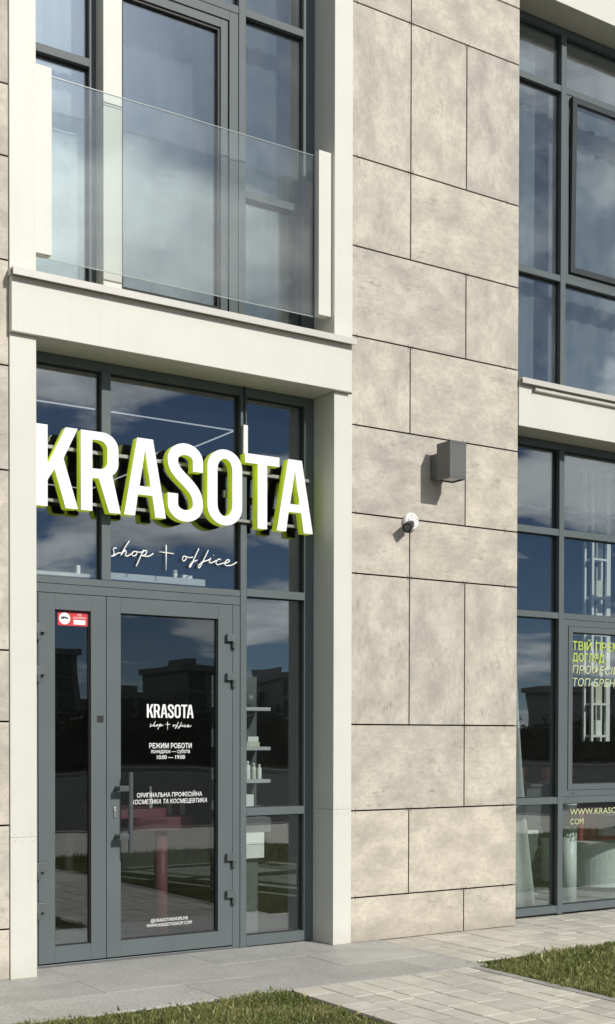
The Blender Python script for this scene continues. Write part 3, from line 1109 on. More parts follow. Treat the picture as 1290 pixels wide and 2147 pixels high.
for z0, z1, xa, xb in ((3.345, 3.368, 2.90, 5.03), (3.006, 3.026, 2.90, 4.99)):
    adopt(sign, B(xa, xb, .2125, .240, z0, z1).build('mounting_rail', 'rail', None, .001))
for x in (3.10, 3.36, 3.60, 4.02, 4.34, 4.62, 4.86):
    adopt(sign, B(x - .028, x + .028, .2125, .236, 3.165, 3.215).build('driver_box', 'rail', None, .002))

# neon-like script line under the letters
SCRIPT = {'shop': [[(3.5232, 2.7502), (3.512, 2.7537), (3.4992, 2.7424), (3.504, 2.7266), (3.504, 2.7104), (3.4928, 2.6978), (3.4816, 2.6984)], [(3.4816, 2.6984), (3.4928, 2.6971), (3.5071, 2.7034), (3.5296, 2.7184), (3.5536, 2.7255)], [(3.6158, 2.8096), (3.5939, 2.7767), (3.5697, 2.7378), (3.5536, 2.707)], [(3.5536, 2.707), (3.5697, 2.729), (3.5875, 2.7429), (3.5923, 2.7323), (3.5874, 2.7127), (3.5955, 2.7045), (3.6117, 2.7116), (3.6312, 2.725)], [(3.6686, 2.7399), (3.6523, 2.7408), (3.6377, 2.73), (3.636, 2.7151), (3.649, 2.7102), (3.6653, 2.7204), (3.6718, 2.735), (3.667, 2.7413), (3.6792, 2.7393), (3.6955, 2.7391), (3.716, 2.7437)], [(3.721, 2.7575), (3.7078, 2.7304), (3.6874, 2.6879), (3.6653, 2.6417)], [(3.7078, 2.7327), (3.7226, 2.7487), (3.739, 2.7545), (3.744, 2.7445), (3.7325, 2.7257), (3.7144, 2.7168), (3.7062, 2.7191)], [(3.7144, 2.7168), (3.7448, 2.7148), (3.7696, 2.7227), (3.7935, 2.7395)]],
          'plus': [[(3.8903, 2.8052), (3.8886, 2.632)], [(3.8376, 2.7536), (3.9475, 2.7496)]],
          'office': [[(4.041, 2.7366), (4.0274, 2.7401), (4.0154, 2.727), (4.0154, 2.7088), (4.0291, 2.7083), (4.0428, 2.7231), (4.041, 2.7366), (4.0556, 2.7332), (4.077, 2.7333), (4.0942, 2.7385)], [(4.1417, 2.8011), (4.1244, 2.7676), (4.0986, 2.716), (4.0822, 2.6804), (4.0719, 2.6667), (4.0668, 2.6732), (4.0788, 2.6908), (4.1046, 2.7088), (4.1288, 2.7191)], [(4.2156, 2.7957), (4.1964, 2.758), (4.1721, 2.714), (4.153, 2.6781), (4.1426, 2.6674), (4.1357, 2.6753), (4.1478, 2.693), (4.1764, 2.712), (4.2069, 2.7236), (4.2314, 2.7347)], [(4.2349, 2.7442), (4.2244, 2.7234), (4.2262, 2.7097), (4.2402, 2.7092), (4.2595, 2.7184), (4.2788, 2.7291)], [(4.2559, 2.7643), (4.2595, 2.7623)], [(4.3141, 2.7349), (4.3035, 2.7418), (4.2841, 2.7295), (4.2753, 2.7134), (4.2859, 2.7003), (4.3071, 2.705), (4.339, 2.7167)], [(4.3443, 2.7125), (4.3701, 2.7237), (4.3834, 2.7341), (4.3745, 2.7427), (4.3567, 2.7336), (4.3461, 2.7157), (4.3514, 2.7022), (4.3763, 2.6994), (4.4103, 2.7097), (4.4434, 2.7309)]]}


def smooth_line(p, n=5):
    if len(p) < 3:
        return p
    o = []
    for i in range(len(p) - 1):
        a, b, c, d = p[max(i - 1, 0)], p[i], p[i + 1], p[min(i + 2, len(p) - 1)]
        for k in range(n):
            t = k / n
            o.append(tuple(.5 * (2 * b[j] + (c[j] - a[j]) * t + (2 * a[j] - 5 * b[j] + 4 * c[j] - d[j]) * t * t + (3 * b[j] - a[j] - 3 * c[j] + d[j]) * t ** 3) for j in (0, 1)))
    return o + [p[-1]]


def script(root, mat, y, r, f, wy=1.0):
    for word, strokes in SCRIPT.items():
        m = MB()
        for st in strokes:
            m.tube([(f(x, z)[0], y, f(x, z)[1]) for x, z in smooth_line(st)], r, 8)
        if wy != 1.0:
            m.v = [(a, y + (b - y) * wy, c) for a, b, c in m.v]
        adopt(root, m.build({'shop': 'script_word', 'plus': 'plus_mark', 'office': 'script_word'}[word], mat, None, smooth=True))


scr = tag(empty('script_sign', (3.96, .262, 2.63)), 'thin white handwritten shop + office tube lettering under the raised letters', 'sign')
script(scr, 'neon', .262, .0042, lambda x, z: (x, z))
for x, z in ((3.60, 2.79), (3.69, 2.70), (4.13, 2.78), (4.20, 2.77)):
    adopt(scr, MB().cyl((x, .264, z), (x, .2848, z), .003, n=8).build('standoff', 'steel'))

# white cable cover on the mullion above the letter T
cc = tag(empty('cable_cover', (4.487, .236, 3.50)), 'white vertical cable cover with black cable above the letter T', 'cable cover')
adopt(cc, B(4.470, 4.506, .214, .2385, 3.474, 3.690).build('cover', 'camwhite', None, .002))
adopt(cc, MB().tube([(4.490, .23, 3.69), (4.492, .225, 3.74), (4.486, .228, 3.82), (4.490, .23, 3.90), (4.488, .235, 3.962)], .006, 8).build('cable', 'black'))

# ------------------------------------------------------------------ flat lettering


def text_mesh(name, body, x0, x1, z0, z1, y, mat, parent, bold=0.0, shear=0.0, fit='cap'):
    """z0 is the baseline, z1 the cap height"""
    cu = bpy.data.curves.new(name, 'FONT')
    cu.body = body
    cu.bevel_depth = bold
    cu.bevel_resolution = 0
    cu.shear = shear
    cu.extrude = 0.0
    cu.resolution_u = 3
    ob = bpy.data.objects.new(name, cu)
    C.objects.link(ob)
    bpy.context.view_layer.update()
    me = bpy.data.meshes.new_from_object(ob.evaluated_get(bpy.context.evaluated_depsgraph_get()))
    bpy.data.objects.remove(ob)
    bpy.data.curves.remove(cu)
    a = np.array([v.co for v in me.vertices])
    cap = 0.729
    sx = (x1 - x0) / (a[:, 0].max() - a[:, 0].min())
    sz = (z1 - z0) / cap
    mn = a[:, 0].min()
    for v in me.vertices:
        v.co = ((v.co.x - mn) * sx + x0, y - v.co.z * (.0004 / max(bold, 1e-4)), v.co.y * sz + z0)
    me.materials.append(M[mat])
    o = bpy.data.objects.new(name, me)
    C.objects.link(o)
    adopt(parent, o)
    return o


DY = .2715     # face of the door glass is at .273
lg = tag(empty('door_lettering', (3.93, DY, 1.56)), 'white KRASOTA shop + office logo lettering on upper door glass', 'lettering')
kx0, kx1, kz0, kz1 = 3.750, 4.106, 1.628, 1.720
ks = (kx1 - kx0) / (5.004 - 2.914)
kv = (kz1 - kz0) / HH
for ch, x in WORD:
    me = glyph_mesh('letter', ch, .0012)
    for v in me.vertices:
        v.co = (v.co.x * ks, v.co.y, v.co.z * kv)
    me.materials.append(M['vinyl'])
    o = bpy.data.objects.new('letter', me)
    C.objects.link(o)
    o.parent = lg
    o.location = Vector((kx0 + (x - 2.914) * ks, DY, kz0)) - lg.location
ss = (4.090 - 3.770) / (4.4434 - 3.4816)
script(lg, 'vinyl', DY, .0021, lambda x, z: (3.770 + (x - 3.4816) * ss, 1.5475 + (z - 2.6417) * ss), 0.25)

hr = tag(empty('door_lettering', (3.93, DY, 1.345)), 'white opening hours lettering in three lines on the door glass', 'lettering')
text_mesh('text_line', 'РЕЖИМ РОБОТИ', 3.768, 4.092, 1.421, 1.455, DY, 'vinyl', hr, .022)
text_mesh('text_line', 'понедiлок — субота', 3.782, 4.077, 1.387, 1.415, DY, 'vinyl', hr, .012)
text_mesh('text_line', '10:00 — 19:00', 3.825, 4.040, 1.347, 1.374, DY, 'vinyl', hr, .018)
sl = tag(empty('door_lettering', (3.93, DY, 1.04)), 'white two line cosmetics slogan lettering level with the pull handle', 'lettering')
text_mesh('text_line', 'ОРИГIНАЛЬНА ПРОФЕСIЙНА', 3.676, 4.174, 1.088, 1.118, DY, 'vinyl', sl, .014)
text_mesh('text_line', 'КОСМЕТИКА ТА КОСМЕЦЕВТИКА', 3.637, 4.212, 1.043, 1.073, DY, 'vinyl', sl, .012, .22)
wb = tag(empty('door_lettering', (3.93, DY, .20)), 'small white web address lettering near the bottom of the door glass', 'lettering')
text_mesh('text_line', '@KRASOTASHOPLIVE', 3.779, 4.063, .236, .259, DY, 'vinyl', wb, .008)
text_mesh('text_line', 'WWW.KRASOTASHOP.COM', 3.747, 4.092, .203, .226, DY, 'vinyl', wb, .008)

WY = .2735
wl = tag(empty('window_lettering', (7.72, WY, 1.93)), 'lime green four line lettering on the opening window sash', 'lettering')
text_mesh('text_line', 'ТВIЙ ПРЕМIУМ', 7.724, 8.475, 2.243, 2.315, WY, 'vinyl_lime', wl, .020)
text_mesh('text_line', 'ДОГЛЯД', 7.724, 8.108, 2.145, 2.214, WY, 'vinyl_lime', wl, .020)
text_mesh('text_line', 'ПРОФЕСIЙНI', 7.724, 8.40, 2.043, 2.112, WY, 'vinyl_pale', wl, .004, .17)
text_mesh('text_line', 'ТОП-БРЕНДИ', 7.732, 8.40, 1.936, 2.004, WY, 'vinyl_pale', wl, .004, .17)
wl2 = tag(empty('window_lettering', (7.72, .2835, .755)), 'pale green web address lettering on the low window pane', 'lettering')
text_mesh('text_line', 'WWW.KRASOTASHOP.', 7.718, 8.62, .839, .892, .2835, 'vinyl_pale', wl2, .006)
text_mesh('text_line', 'COM', 7.722, 7.878, .757, .808, .2835, 'vinyl_pale', wl2, .006)

# security sticker
st = tag(empty('security_sticker', (3.217, DY, 2.222)), 'red security sticker with white round badge on the narrow door leaf', 'sticker')
adopt(st, B(3.112, 3.322, DY - .0002, DY + .0006, 2.222, 2.313).build('sheet', 'red'))
adopt(st, MB().cyl((3.160, DY - .0012, 2.268), (3.160, DY - .0004, 2.268), .0385, n=32).build('badge', 'vinyl'))
ani = MB()
pts = [(3.133, 2.268), (3.137, 2.277), (3.150, 2.281), (3.166, 2.279), (3.178, 2.276), (3.188, 2.265), (3.180, 2.266), (3.176, 2.259), (3.172, 2.268), (3.156, 2.269), (3.150, 2.260), (3.146, 2.268), (3.140, 2.262)]
k = len(pts)
ani.v = [(x, DY - .0022, z) for x, z in pts] + [(x, DY - .0014, z) for x, z in pts]
ani.f = [tuple(range(k)), tuple(range(k, 2 * k))] + [(i, (i + 1) % k, k + (i + 1) % k, k + i) for i in range(k)]
adopt(st, ani.build('emblem', 'black'))
adopt(st, B(3.222, 3.304, DY - .0012, DY - .0004, 2.232, 2.262).build('label_field', 'vinyl'))
text_mesh('text_line', 'ПIД', 3.250, 3.278, 2.288, 2.302, DY - .0009, 'vinyl', st, .015)
text_mesh('text_line', 'ОХОРОНОЮ', 3.218, 3.310, 2.270, 2.282, DY - .0009, 'vinyl', st, .015)
tag(B(3.374, 3.420, F - .0032, F - .0023, 1.592, 1.638).build('square_sticker', 'black'), 'small black square sticker on the narrow door leaf edge', 'sticker')

# ------------------------------------------------------------------ wall lamp and security camera
wlamp = tag(empty('wall_lamp', (6.028, 0, 3.40)), 'dark grey box shaped up and down wall lamp on stone cladding', 'lamp')
m = MB()
x0, x1, y0, y1, z0, z1, t_ = 5.951, 6.106, -.252, -.097, 3.408, 3.682, .006
m.box(x0, x1, y0, y0 + t_, z0, z1)
m.box(x0, x1, y1 - t_, y1, z0, z1)
m.box(x0, x0 + t_, y0 + t_, y1 - t_, z0, z1)
m.box(x1 - t_, x1, y0 + t_, y1 - t_, z0, z1)
adopt(wlamp, m.build('housing', 'lamp', None, .0015))
for za, zb in ((z0 + .006, z0 + .02), (z1 - .02, z1 - .006)):
    adopt(wlamp, B(x0 + .028, x1 - .028, y0 + .028, y1 - .028, za, zb).build('lamp_glass', 'lampglass', None, .002))
    q = MB()
    q.box(x0 + t_, x1 - t_, y0 + t_, y0 + .027, za + .003, zb - .001)
    q.box(x0 + t_, x1 - t_, y1 - .027, y1 - t_, za + .003, zb - .001)
    q.box(x0 + t_, x0 + .027, y0 + .0271, y1 - .0271, za + .003, zb - .001)
    q.box(x1 - .027, x1 - t_, y0 + .0271, y1 - .0271, za + .003, zb - .001)
    adopt(wlamp, q.build('bezel', 'black'))
for za in (z0 + .014, z1 - .016):
    adopt(wlamp, B(x0 + .003, x1 - .003, y0 - .0007, y0 + .002, za, za + .002).build('seam', 'black'))
adopt(wlamp, B(5.966, 6.091, y1 + .0005, -.0022, 3.432, 3.618).build('bracket', 'lamp', None, .003))

sc_cam = tag(empty('security_camera', (5.757, 0, 3.09)), 'small round white security camera with black lens barrel below wall lamp', 'camera')
bc = Vector((5.770, 0, 3.100))
m = MB()
m.cyl((bc.x, -.0022, bc.z), (bc.x, -.030, bc.z), .066, .066, 36)
m.cyl((bc.x, -.0302, bc.z), (bc.x, -.040, bc.z), .066, .056, 36)
adopt(sc_cam, m.build('base', 'camwhite', None, .002, smooth=True))
d = Vector((-.74, -.55, -.40)).normalized()
p0 = Vector((bc.x, -.03, bc.z - .012))
adopt(sc_cam, MB().cyl(p0, p0 + d * .075, .020, .024, 20).build('arm', 'black', None, 0, smooth=True))
p1 = p0 + d * .055
m = MB()
m.cyl(p1, p1 + d * .085, .034, .036, 28)
adopt(sc_cam, m.build('barrel', 'black', None, .002, smooth=True))
adopt(sc_cam, MB().cyl(p1 + d * .0852, p1 + d * .0875, .024, .022, 24).build('lens', 'lamp', None, 0, smooth=True))
m = MB()
for a in range(5):
    an = a * 1.2566 + .4
    m.cyl((bc.x + .042 * math.cos(an), -.0402, bc.z + .042 * math.sin(an)), (bc.x + .042 * math.cos(an), -.0412, bc.z + .042 * math.sin(an)), .0035, n=8)
adopt(sc_cam, m.build('screw', 'black'))

lb = tag(empty('light_bar', (8.2, -.03, 4.24)), 'slim metal light bar fixed under the right window sill cap', 'light bar')
adopt(lb, MB().prism_x([(-.036, 4.272), (-.036, 4.252), (-.024, 4.244), (-.012, 4.252), (-.012, 4.272)], 7.005, 9.30).build('profile', 'cap', None, .001))
adopt(lb, B(6.995, 7.0048, -.037, -.011, 4.246, 4.273).build('end_cap', 'rail'))
for x in (7.2, 8.1, 9.0):
    adopt(lb, B(x - .015, x + .015, -.03, -.0062, 4.2722, 4.280).build('clip', 'rail'))

# ------------------------------------------------------------------ shop interior
cl_ = tag(empty('ceiling_light', (4.1, 2.6, 3.9)), 'slim white rectangular LED profile light hanging from shop ceiling', 'ceiling light')
for x0, x1, y0, y1 in ((3.30, 4.945, 1.160, 1.170), (4.935, 4.945, 1.171, 4.0), (3.30, 4.934, 3.99, 4.0), (3.30, 3.31, 1.171, 3.989)):
    adopt(cl_, B(x0, x1, y0, y1, 3.897, 3.905).build('light_strip', 'led'))
for x, y in ((3.9, 1.162), (4.5, 1.162), (4.93, 3.2)):
    adopt(cl_, MB().cyl((x, y, 3.9055), (x, y, 3.9995), .002, n=6).build('suspension_wire', 'steel'))
tag(B(3.476, 4.245, .36, .52, 2.556, 2.603).build('ledge_box', 'ledge', None, .002), 'long white ledge box behind the glass above the door', 'ledge')
tag(B(2.97, 3.405, .36, .48, 2.556, 2.580).build('ledge_box', 'ledge', None, .002), 'short white ledge strip behind the glass above narrow leaf', 'ledge')
tag(B(4.022, 4.048, .40, .43, 2.604, 2.660).build('sensor', 'wood_white', None, .003), 'small white upright sensor on the ledge behind glass', 'sensor')
tag(B(3.300, 3.325, .40, .43, 2.581, 2.64).build('sensor', 'wood_white', None, .003), 'small white sensor behind the left pane above narrow leaf', 'sensor')
tag(B(4.09, 4.165, .40, .45, 2.604, 2.632).build('small_box', 'wood_white', None, .003), 'small flat white box on the ledge behind glass', 'box')

# wall shelf unit seen through the side light
SX0, SX1, SY0, SY1 = 4.47, 4.852, .47, .68
su = tag(empty('shelf_unit', (4.66, .57, .012)), 'pale shelf unit with products just behind the narrow side light', 'shelves')
adopt(su, B(SX0, SX1 + .004, SY1, SY1 + .018, .0125, 1.95).build('back_panel', 'greylac'))
for z in (1.69, 1.40, 1.160, .940):
    adopt(su, B(SX0, SX1, SY0, SY1 - .0005, z, z + .026).build('shelf', 'ledge', None, .002))
adopt(su, B(SX0, SX1 - .002, SY0 - .01, SY1 - .0005, .80, .905).build('upper_drawer', 'wood_white', None, .002))
adopt(su, B(SX0, SX1 - .06, SY0 - .01, SY1 - .0005, .712, .797).build('middle_drawer', 'wood_white', None, .002))
adopt(su, B(SX0, SX1 - .06, SY0 - .01, SY1 - .0005, .610, .709).build('lower_drawer', 'wood_white', None, .002))
adopt(su, B(SX0, SX1 - .08, SY0 + .05, SY1 - .0005, .0125, .6095).build('plinth', 'greylac'))


def bottle(name, x, y, z, r, hgt, mat, label, group=None, cap='wood_white'):
    o = MB().lathe(x, y, [(r * .95, z), (r, z + .004), (r, z + hgt * .72), (r * .55, z + hgt * .8), (r * .5, z + hgt * .84)], 20).build(name, mat, None, 0, smooth=True)
    tag(o, label, 'bottle', group)
    c = MB().cyl((x, y, z + hgt * .842), (x, y, z + hgt), r * .6, r * .55, 16).build('cap', cap, None, 0, smooth=True)
    c.parent = o
    return o


for i, (x, r_, hg, mt) in enumerate(((4.640, .018, .125, 'amber'), (4.690, .020, .135, 'wood_white'), (4.742, .018, .120, 'amber'), (4.790, .017, .110, 'wood_white'))):
    bottle('bottle', x, .53, 1.1864, r_, hg, mt, ('cream bottle next to the door mullion on the lit shelf', 'tallest white bottle on the lit shelf behind side light', 'cream bottle between two white ones on the lit shelf', 'short white bottle nearest the open end of lit shelf')[i], 'bottles on the lit shelf')
for nm, a, mt, lb_ in (('product_box', (4.60, 4.72, .49, .58, .9664, 1.075), 'wood_white', 'white product box on the lowest shelf behind side light'),
                       ('product_box', (4.735, 4.80, .49, .56, .9664, .990), 'teal', 'small flat teal box on the lowest shelf'),
                       ('product_box', (4.66, 4.77, .49, .56, 1.4264, 1.462), 'amber', 'flat cream box at the bottom of its shelf stack'),
                       ('product_box', (4.67, 4.76, .49, .56, 1.4625, 1.50), 'wood_white', 'flat white box stacked on the cream one')):
    tag(B(*a).build(nm, mt, None, .002), lb_, 'box')
pot = MB().lathe(4.72, .57, [(.04, 1.7165), (.055, 1.73), (.062, 1.77), (.05, 1.815), (.036, 1.825)], 24).build('vase', 'greylac', None, 0, smooth=True)
tag(pot, 'dark round vase on the top shelf behind side light', 'vase')

# pink two tier table behind the door
pt = tag(empty('display_table', (4.08, .80, .012)), 'dusty pink two tier display table on a round leg behind door', 'table')


def slab_round(x0, x1, y0, y1, z0, z1, r, nm, mat):
    pts_ = []
    for cx, cy2, a0 in ((x1 - r, y1 - r, 0), (x0 + r, y1 - r, 90), (x0 + r, y0 + r, 180), (x1 - r, y0 + r, 270)):
        pts_ += [(cx + r * math.cos(R(a0 + i * 9)), cy2 + r * math.sin(R(a0 + i * 9))) for i in range(11)]
    k = len(pts_)
    q = MB()
    q.v = [(x, y, z0) for x, y in pts_] + [(x, y, z1) for x, y in pts_]
    q.f = [tuple(range(k)), tuple(range(k, 2 * k))] + [(i, (i + 1) % k, k + (i + 1) % k, k + i) for i in range(k)]
    return q.build(nm, mat, None, .003)


adopt(pt, slab_round(3.62, 4.11, .62, 1.12, .924, .986, .10, 'upper_tier', 'pink'))
adopt(pt, slab_round(3.80, 4.33, .60, 1.12, .830, .9235, .14, 'lower_tier', 'pink'))
adopt(pt, MB().cyl((4.078, .72, .0245), (4.078, .72, .8295), .048, n=28).build('leg', 'pink', None, 0, smooth=True))
adopt(pt, MB().cyl((4.078, .72, .0125), (4.078, .72, .024), .20, n=40).build('foot_plate', 'pink', None, 0, smooth=True))
bottle('tall_bottle', 3.975, .68, .9865, .015, .155, 'wood_white', 'slim tall white bottle standing on the pink table')
for i, (x, hh_) in enumerate(((4.17, .12), (4.225, .135), (4.275, .11))):
    tag(B(x, x + .042, .80, .86, .924, .924 + hh_).build('carton', 'amber' if i != 1 else 'maroon', None, .001), ('cream carton', 'maroon carton', 'shorter cream carton')[i] + ' on the lower tier of the pink table' + ('', '', ', rightmost')[i], 'carton')

# ---- behind the right window


def curtain(name, x0, x1, z0, z1, y, folds, amp, mat, label, flare=0.0, cat='curtain', seed=0, group=None, topw=1.0):
    rr = random.Random(seed)
    n, k = folds * 10, 14
    ph = [rr.uniform(-.5, .5) for _ in range(folds + 1)]
    m = MB()
    for j in range(k + 1):
        t = j / k
        z = z0 + (z1 - z0) * t
        fl = 1 + flare * (1 - t) ** 2.2
        for i in range(n + 1):
            s = i / n
            f = s * folds
            a = ph[int(min(f, folds - 1))]
            wob = amp * (.8 + .3 * math.sin(3 * s + t * 2 + seed)) * math.sin(2 * math.pi * f + a * t)
            xx = x0 + (x1 - x0) * s * fl * (topw + (1 - topw) * (1 - t)) + .3 * amp * math.sin(4 * t + f)
            m.v.append((xx, y + wob - flare * .10 * (1 - t) ** 3, z))
    for j in range(k):
        for i in range(n):
            a = j * (n + 1) + i
            m.f.append((a, a + 1, a + n + 2, a + n + 1))
    o = m.build(name, mat, None, 0, smooth=True)
    md = o.modifiers.new('cloth', 'SOLIDIFY')
    md.thickness = .002
    return tag(o, label, cat, group)


curtain('curtain', 6.95, 7.33, .0135, 3.85, .50, 3, .035, 'curtain', 'white floor length curtain at the left edge of right shop window', .45, seed=3, topw=.72)

pc = tag(empty('display_column', (8.20, .80, .012)), 'white cylindrical display column with SOTA lettering behind right mullion', 'display column')
adopt(pc, MB().cyl((8.205, .80, .0125), (8.205, .80, .70), .079, n=36).build('body', 'mint', None, 0, smooth=True))
adopt(pc, MB().cyl((8.205, .80, .7005), (8.205, .80, .885), .077, n=36).build('neck', 'greylac', None, 0, smooth=True))
adopt(pc, MB().cyl((8.205, .80, .8855), (8.205, .80, .905), .080, n=36).build('top', 'wood_white', None, 0, smooth=True))
tm = text_mesh('text_line', 'KRASOTA', -.16, .10, .600, .668, 0, 'black', pc, .01)
for v in tm.data.vertices:
    a = v.co.x / .0795 - math.pi / 2 - .85
    v.co = (8.205 + .0798 * math.cos(a), .80 + .0798 * math.sin(a), v.co.z)
tm.location = -Vector(pc.location)

ct = tag(empty('counter', (9.1, 1.6, .012)), 'large pale counter with rounded corner behind the right shop window', 'counter')
adopt(ct, slab_round(8.90, 10.30, 1.06, 2.10, .0125, .055, .30, 'plinth', 'greylac'))
adopt(ct, slab_round(8.87, 10.33, 1.03, 2.13, .0555, .455, .32, 'body', 'mint'))
adopt(ct, slab_round(8.86, 10.34, 1.02, 2.14, .4555, .485, .33, 'top', 'wood_white'))
adopt(ct, B(9.27, 9.95, .985, 1.0185, .07, .435).build('front_panel', 'wood_white', None, .004))
tag(B(8.96, 9.20, 1.40, 1.60, .4855, .775).build('gift_box', 'maroon', None, .003), 'large maroon gift box standing on the pale counter', 'box')
bag = tag(empty('gift_bag', (9.33, 1.38, .4855)), 'grey and white gift bag with black handles on the pale counter', 'bag')
adopt(bag, B(9.24, 9.42, 1.34, 1.42, .4858, .525).build('lower_panel', 'red'))
adopt(bag, B(9.24, 9.42, 1.34, 1.42, .5252, .60).build('middle_panel', 'vinyl'))
adopt(bag, B(9.24, 9.42, 1.34, 1.42, .6002, .72).build('upper_panel', 'greylac'))
adopt(bag, B(9.24, 9.42, 1.34, 1.42, .7202, .745).build('rim', 'vinyl'))
adopt(bag, MB().tube([(9.28, 1.345, .74), (9.29, 1.33, .80), (9.33, 1.325, .83), (9.37, 1.33, .80), (9.38, 1.345, .74)], .004, 6).build('handle', 'black'))
stl = tag(empty('side_stand', (8.27, 1.35, .012)), 'slim white stand with flat top beside the window curtain', 'stand')
adopt(stl, B(8.12, 8.37, 1.30, 1.55, .590, .622).build('top', 'wood_white', None, .002))
adopt(stl, B(8.20, 8.235, 1.40, 1.435, .02, .589).build('post', 'wood_white', None, .002))
adopt(stl, B(8.12, 8.33, 1.32, 1.52, .0125, .0195).build('foot', 'wood_white'))
dk = tag(empty('display_cabinet', (8.45, 1.9, .012)), 'dark grey display cabinet at the back behind the curtain', 'cabinet')
adopt(dk, B(8.30, 9.15, 1.85, 2.25, .0125, 1.00).build('body', 'greylac', None, .004))
adopt(dk, B(8.28, 9.17, 1.83, 2.27, 1.0005, 1.03).build('top', 'greylac', None, .004))
tag(B(8.62, 8.68, 1.88, 1.95, 1.0305, 1.20).build('product_carton', 'orange', None, .002), 'coral carton standing on the dark display cabinet', 'carton')
tag(B(8.98, 9.11, 1.86, 2.0, 1.0305, 1.055).build('book', 'vinyl', None, .002), 'white book lying on the dark display cabinet', 'book')
tag(B(8.985, 9.02, 1.88, 1.96, 1.0555, 1.19).build('product_carton', 'orange', None, .002), 'coral carton standing on the white book', 'carton')

rk = tag(empty('lattice_standin', (8.81, 1.08, 1.46)), 'tall white open lattice rack added in place of a mirrored tower behind right shop window', 'standin')  # white lattice added indoors in place of a tower's reflection in the glass
for x, y, wd in ((8.70, 1.0, .014), (8.905, 1.0, .026), (8.70, 1.10, .014), (8.905, 1.10, .026)):
    adopt(rk, B(x - wd, x + wd, y - .012, y + .012, 1.46, 3.999).build('upright', 'wood_white', None, .001))
for i, z in enumerate((1.50, 1.80, 2.12, 2.45, 2.80, 3.16, 3.52)):
    adopt(rk, B(8.7145, 8.8785, .99, 1.11, z, z + .020).build('shelf', 'wood_white', None, .001))
    if i < 6:
        adopt(rk, B(8.750, 8.762, .995, 1.005, z + .0205, z + .298).build('rod', 'amber'))
        q = B(8.79, 8.87, 1.03, 1.09, z + .0202, z + .0202 + (.14, .19, .12, .2, .16, .1)[i]).build('product_box', ('wood_white', 'amber', 'greylac', 'wood_white', 'amber', 'greylac')[i], None, .002)
        tag(q, ('white box on the lowest', 'cream box on the second lowest', 'dark box on the third lowest', 'tall white box on the third highest', 'cream box on the second highest', 'dark box on the highest')[i] + ' filled shelf of the lattice rack', 'box')

sp = tag(empty('track_spotlight', (8.99, 1.40, 3.70)), 'white track spotlight hanging from the shop ceiling near right window', 'spotlight')
adopt(sp, MB().cyl((8.99, 1.40, 3.512), (8.995, 1.40, 3.585), .038, .046, 24).build('head', 'wood_white', None, 0, smooth=True))
adopt(sp, MB().cyl((8.995, 1.40, 3.5852), (9.0, 1.40, 3.64), .008, n=10).build('stem', 'wood_white'))
adopt(sp, B(8.97, 9.05, 1.385, 1.415, 3.64, 3.665).build('adapter', 'wood_white', None, .001))
tr_ = tag(empty('light_track', (8.6, 1.4, 3.67)), 'long thin white lighting track under the shop ceiling by right window', 'light track')
adopt(tr_, B(7.2, 10.6, 1.38, 1.42, 3.6655, 3.685).build('track', 'wood_white'))
for x in (7.6, 9.0, 10.3):
    adopt(tr_, MB().cyl((x, 1.40, 3.6852), (x, 1.40, 3.9995), .003, n=6).build('suspension_wire', 'steel'))

# ---- upper rooms: blinds and curtains
curtain('blind', 2.93, 3.36, 4.31, 5.47, .37, 2, .004, 'blind', 'bright white blind behind the narrow left upper pane', seed=5, cat='blind')
curtain('curtain', 2.94, 3.36, 5.50, 8.4, .42, 4, .010, 'curtain', 'white curtain high behind the narrow left upper pane', seed=8)
curtain('curtain', 3.42, 4.36, 4.31, 8.3, .50, 7, .008, 'curtain_grey', 'grey voile curtain behind the glazed balcony door', seed=11)
curtain('curtain', 4.40, 4.92, 4.31, 8.3, .50, 4, .008, 'curtain_grey', 'grey voile curtain behind the narrow right upper pane of the balcony window', seed=14)
curtain('curtain', 6.92, 7.40, 4.31, 7.35, .42, 5, .009, 'curtain_pale', 'sheer curtain behind the narrow left pane of right upper window', seed=21)
curtain('curtain', 7.66, 9.30, 4.31, 7.30, .52, 9, .010, 'curtain_pale', 'pale curtain behind the open sash of right upper window', seed=24)

# ------------------------------------------------------------------ across the road (mirrored in the glass)


def far_block(x, y, w, d, hgt, label, nx, nz):
    b = tag(empty('apartment_block', (x, y, -.05)), label, 'building')
    bb = B(-w / 2, w / 2, -d / 2, d / 2, 0, hgt).build('wall', 'farwall', b)
    B(-w / 2 - .3, w / 2 + .3, -d / 2 - .3, d / 2 + .3, hgt + .01, hgt + .6).build('roof', 'farwall', b)
    B(-w / 9, w / 14, -d / 4, d / 4, hgt + .61, hgt + 1.3).build('roof_hut', 'farwall', b)
    me = None
    for i in range(nx):
        for j in range(nz):
            px = -w / 2 + w * (i + .5) / nx
            pz = hgt * (j + .5) / nz
            if me is None:
                o = B(-.7, .7, -.05, .05, -.75, .75).build('window', 'farwin', bb)
                me = o.data
            else:
                o = bpy.data.objects.new('window', me)
                C.objects.link(o)
                o.parent = bb
            o.location = (px, d / 2 + .052, pz)


far_block(38.1, -99.5, 10.4, 9, 8.6, 'tall dark apartment tower across the road, mirrored in the narrow leaf', 4, 5)
far_block(49.4, -99.5, 5.6, 9, 4.6, 'low dark block across the road, mirrored left of the door logo', 3, 3)
far_block(55.6, -99.5, 3.8, 9, 7.3, 'slim dark tower across the road, mirrored right of the door logo', 2, 4)
far_block(62.6, -99.5, 2.4, 9, 3.6, 'small dark building across the road, mirrored in the side light', 1, 2)
far_block(65.2, -99.5, 2.3, 9, 7.3, 'slimmest dark tower across the road, mirrored in the side light', 1, 4)
far_block(125, -105, 30, 12, 7.0, 'long dark apartment block far across the road, mirrored in right window', 10, 3)


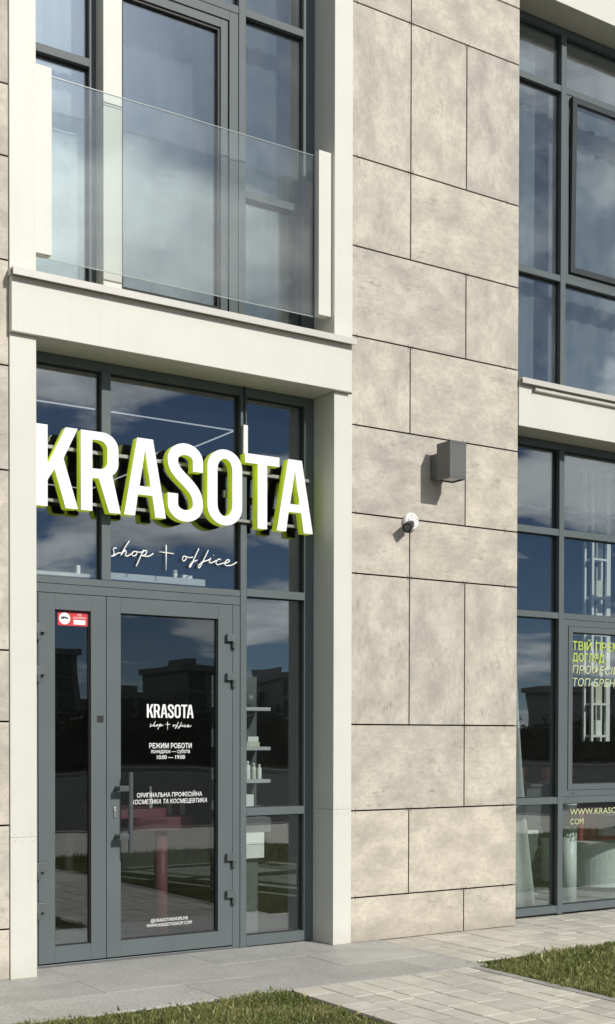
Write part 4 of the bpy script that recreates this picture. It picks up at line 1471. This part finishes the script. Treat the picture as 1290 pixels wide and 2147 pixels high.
def far_tree(x, y, hgt, label):
    t = tag(empty('young_tree', (x, y, -.06)), label, 'tree', 'young trees across the road')
    m = MB()
    m.cyl((0, 0, 0), (.05, 0, hgt * .55), .09, .05, 8)
    m.cyl((.05, 0, hgt * .55), (0, .05, hgt * .95), .05, .012, 8)
    for i in range(9):
        a = i * 2.4
        z = hgt * (.35 + .06 * i)
        m.cyl((0, 0, z), (.7 * math.cos(a), .7 * math.sin(a), z + hgt * .22), .025, .006, 6)
    m.build('trunk', 'bark', t)
    c = MB()
    for i in range(1100):
        a, r_, z = rng.uniform(0, 6.283), abs(rng.normal()) * .42, rng.uniform(.38, 1.0)
        p = Vector((r_ * math.cos(a) * (1.25 - z * .7), r_ * math.sin(a) * (1.25 - z * .7), z * hgt))
        d1 = Vector(rng.normal(size=3).tolist()).normalized()
        d2 = d1.orthogonal().normalized()
        q = .06
        n0 = len(c.v)
        c.v += [tuple(p + d1 * q), tuple(p + d2 * q * .6), tuple(p - d1 * q), tuple(p - d2 * q * .6)]
        c.f.append((n0, n0 + 1, n0 + 2, n0 + 3))
    c.build('crown', 'leaf', t)


far_tree(39.2, -60, 4.7, 'young tree across the road nearest the tower, mirrored in the side light')
far_tree(40.1, -60, 4.2, 'shorter young tree across the road, mirrored in the side light')
far_tree(41.0, -60, 4.6, 'young tree across the road beside the small building, mirrored in side light')

wv, wf = [], []
for i in range(90000):
    x = rng.uniform(-30, 150)
    top = 2.6 + 0.35 * math.sin(x * .21) + .3 * math.sin(x * .53 + 1) + .25 * math.sin(x * 1.31)
    y = -50 + rng.uniform(-4, 4)
    z = top * rng.uniform(0, 1) ** .7
    s = rng.uniform(.06, .15)
    a = Vector(rng.normal(size=3).tolist()).normalized()
    b_ = a.orthogonal().normalized()
    c_ = a.cross(b_)
    p = Vector((x, y, z))
    n0 = len(wv)
    wv += [tuple(p + b_ * s), tuple(p + c_ * s * .6), tuple(p - b_ * s), tuple(p - c_ * s * .6)]
    wf.append((n0, n0 + 1, n0 + 2, n0 + 3))
for i in range(360):                                   # dense dark heart of the belt
    x = -30 + i * .5
    n0 = len(wv)
    tp = [2.2 + 0.35 * math.sin(q * .21) + .3 * math.sin(q * .53 + 1) + .25 * math.sin(q * 1.31) for q in (x, x + .5)]
    wv += [(x, -50.5, -.06), (x + .5, -50.5, -.06), (x + .5, -50.5, tp[1]), (x, -50.5, tp[0]), (x, -51.5, -.06), (x + .5, -51.5, -.06), (x + .5, -51.5, tp[1]), (x, -51.5, tp[0])]
    wf += [(n0, n0 + 1, n0 + 2, n0 + 3), (n0 + 4, n0 + 5, n0 + 6, n0 + 7), (n0 + 3, n0 + 2, n0 + 6, n0 + 7)]
me = bpy.data.meshes.new('far_hedge')
me.from_pydata(wv, [], wf)
me.materials.append(M['leaf'])
wood = bpy.data.objects.new('far_hedge', me)
C.objects.link(wood)
tag(wood, 'dark belt of shrubs and trees across the road, mirrored in the glass', 'hedge', kind='stuff')
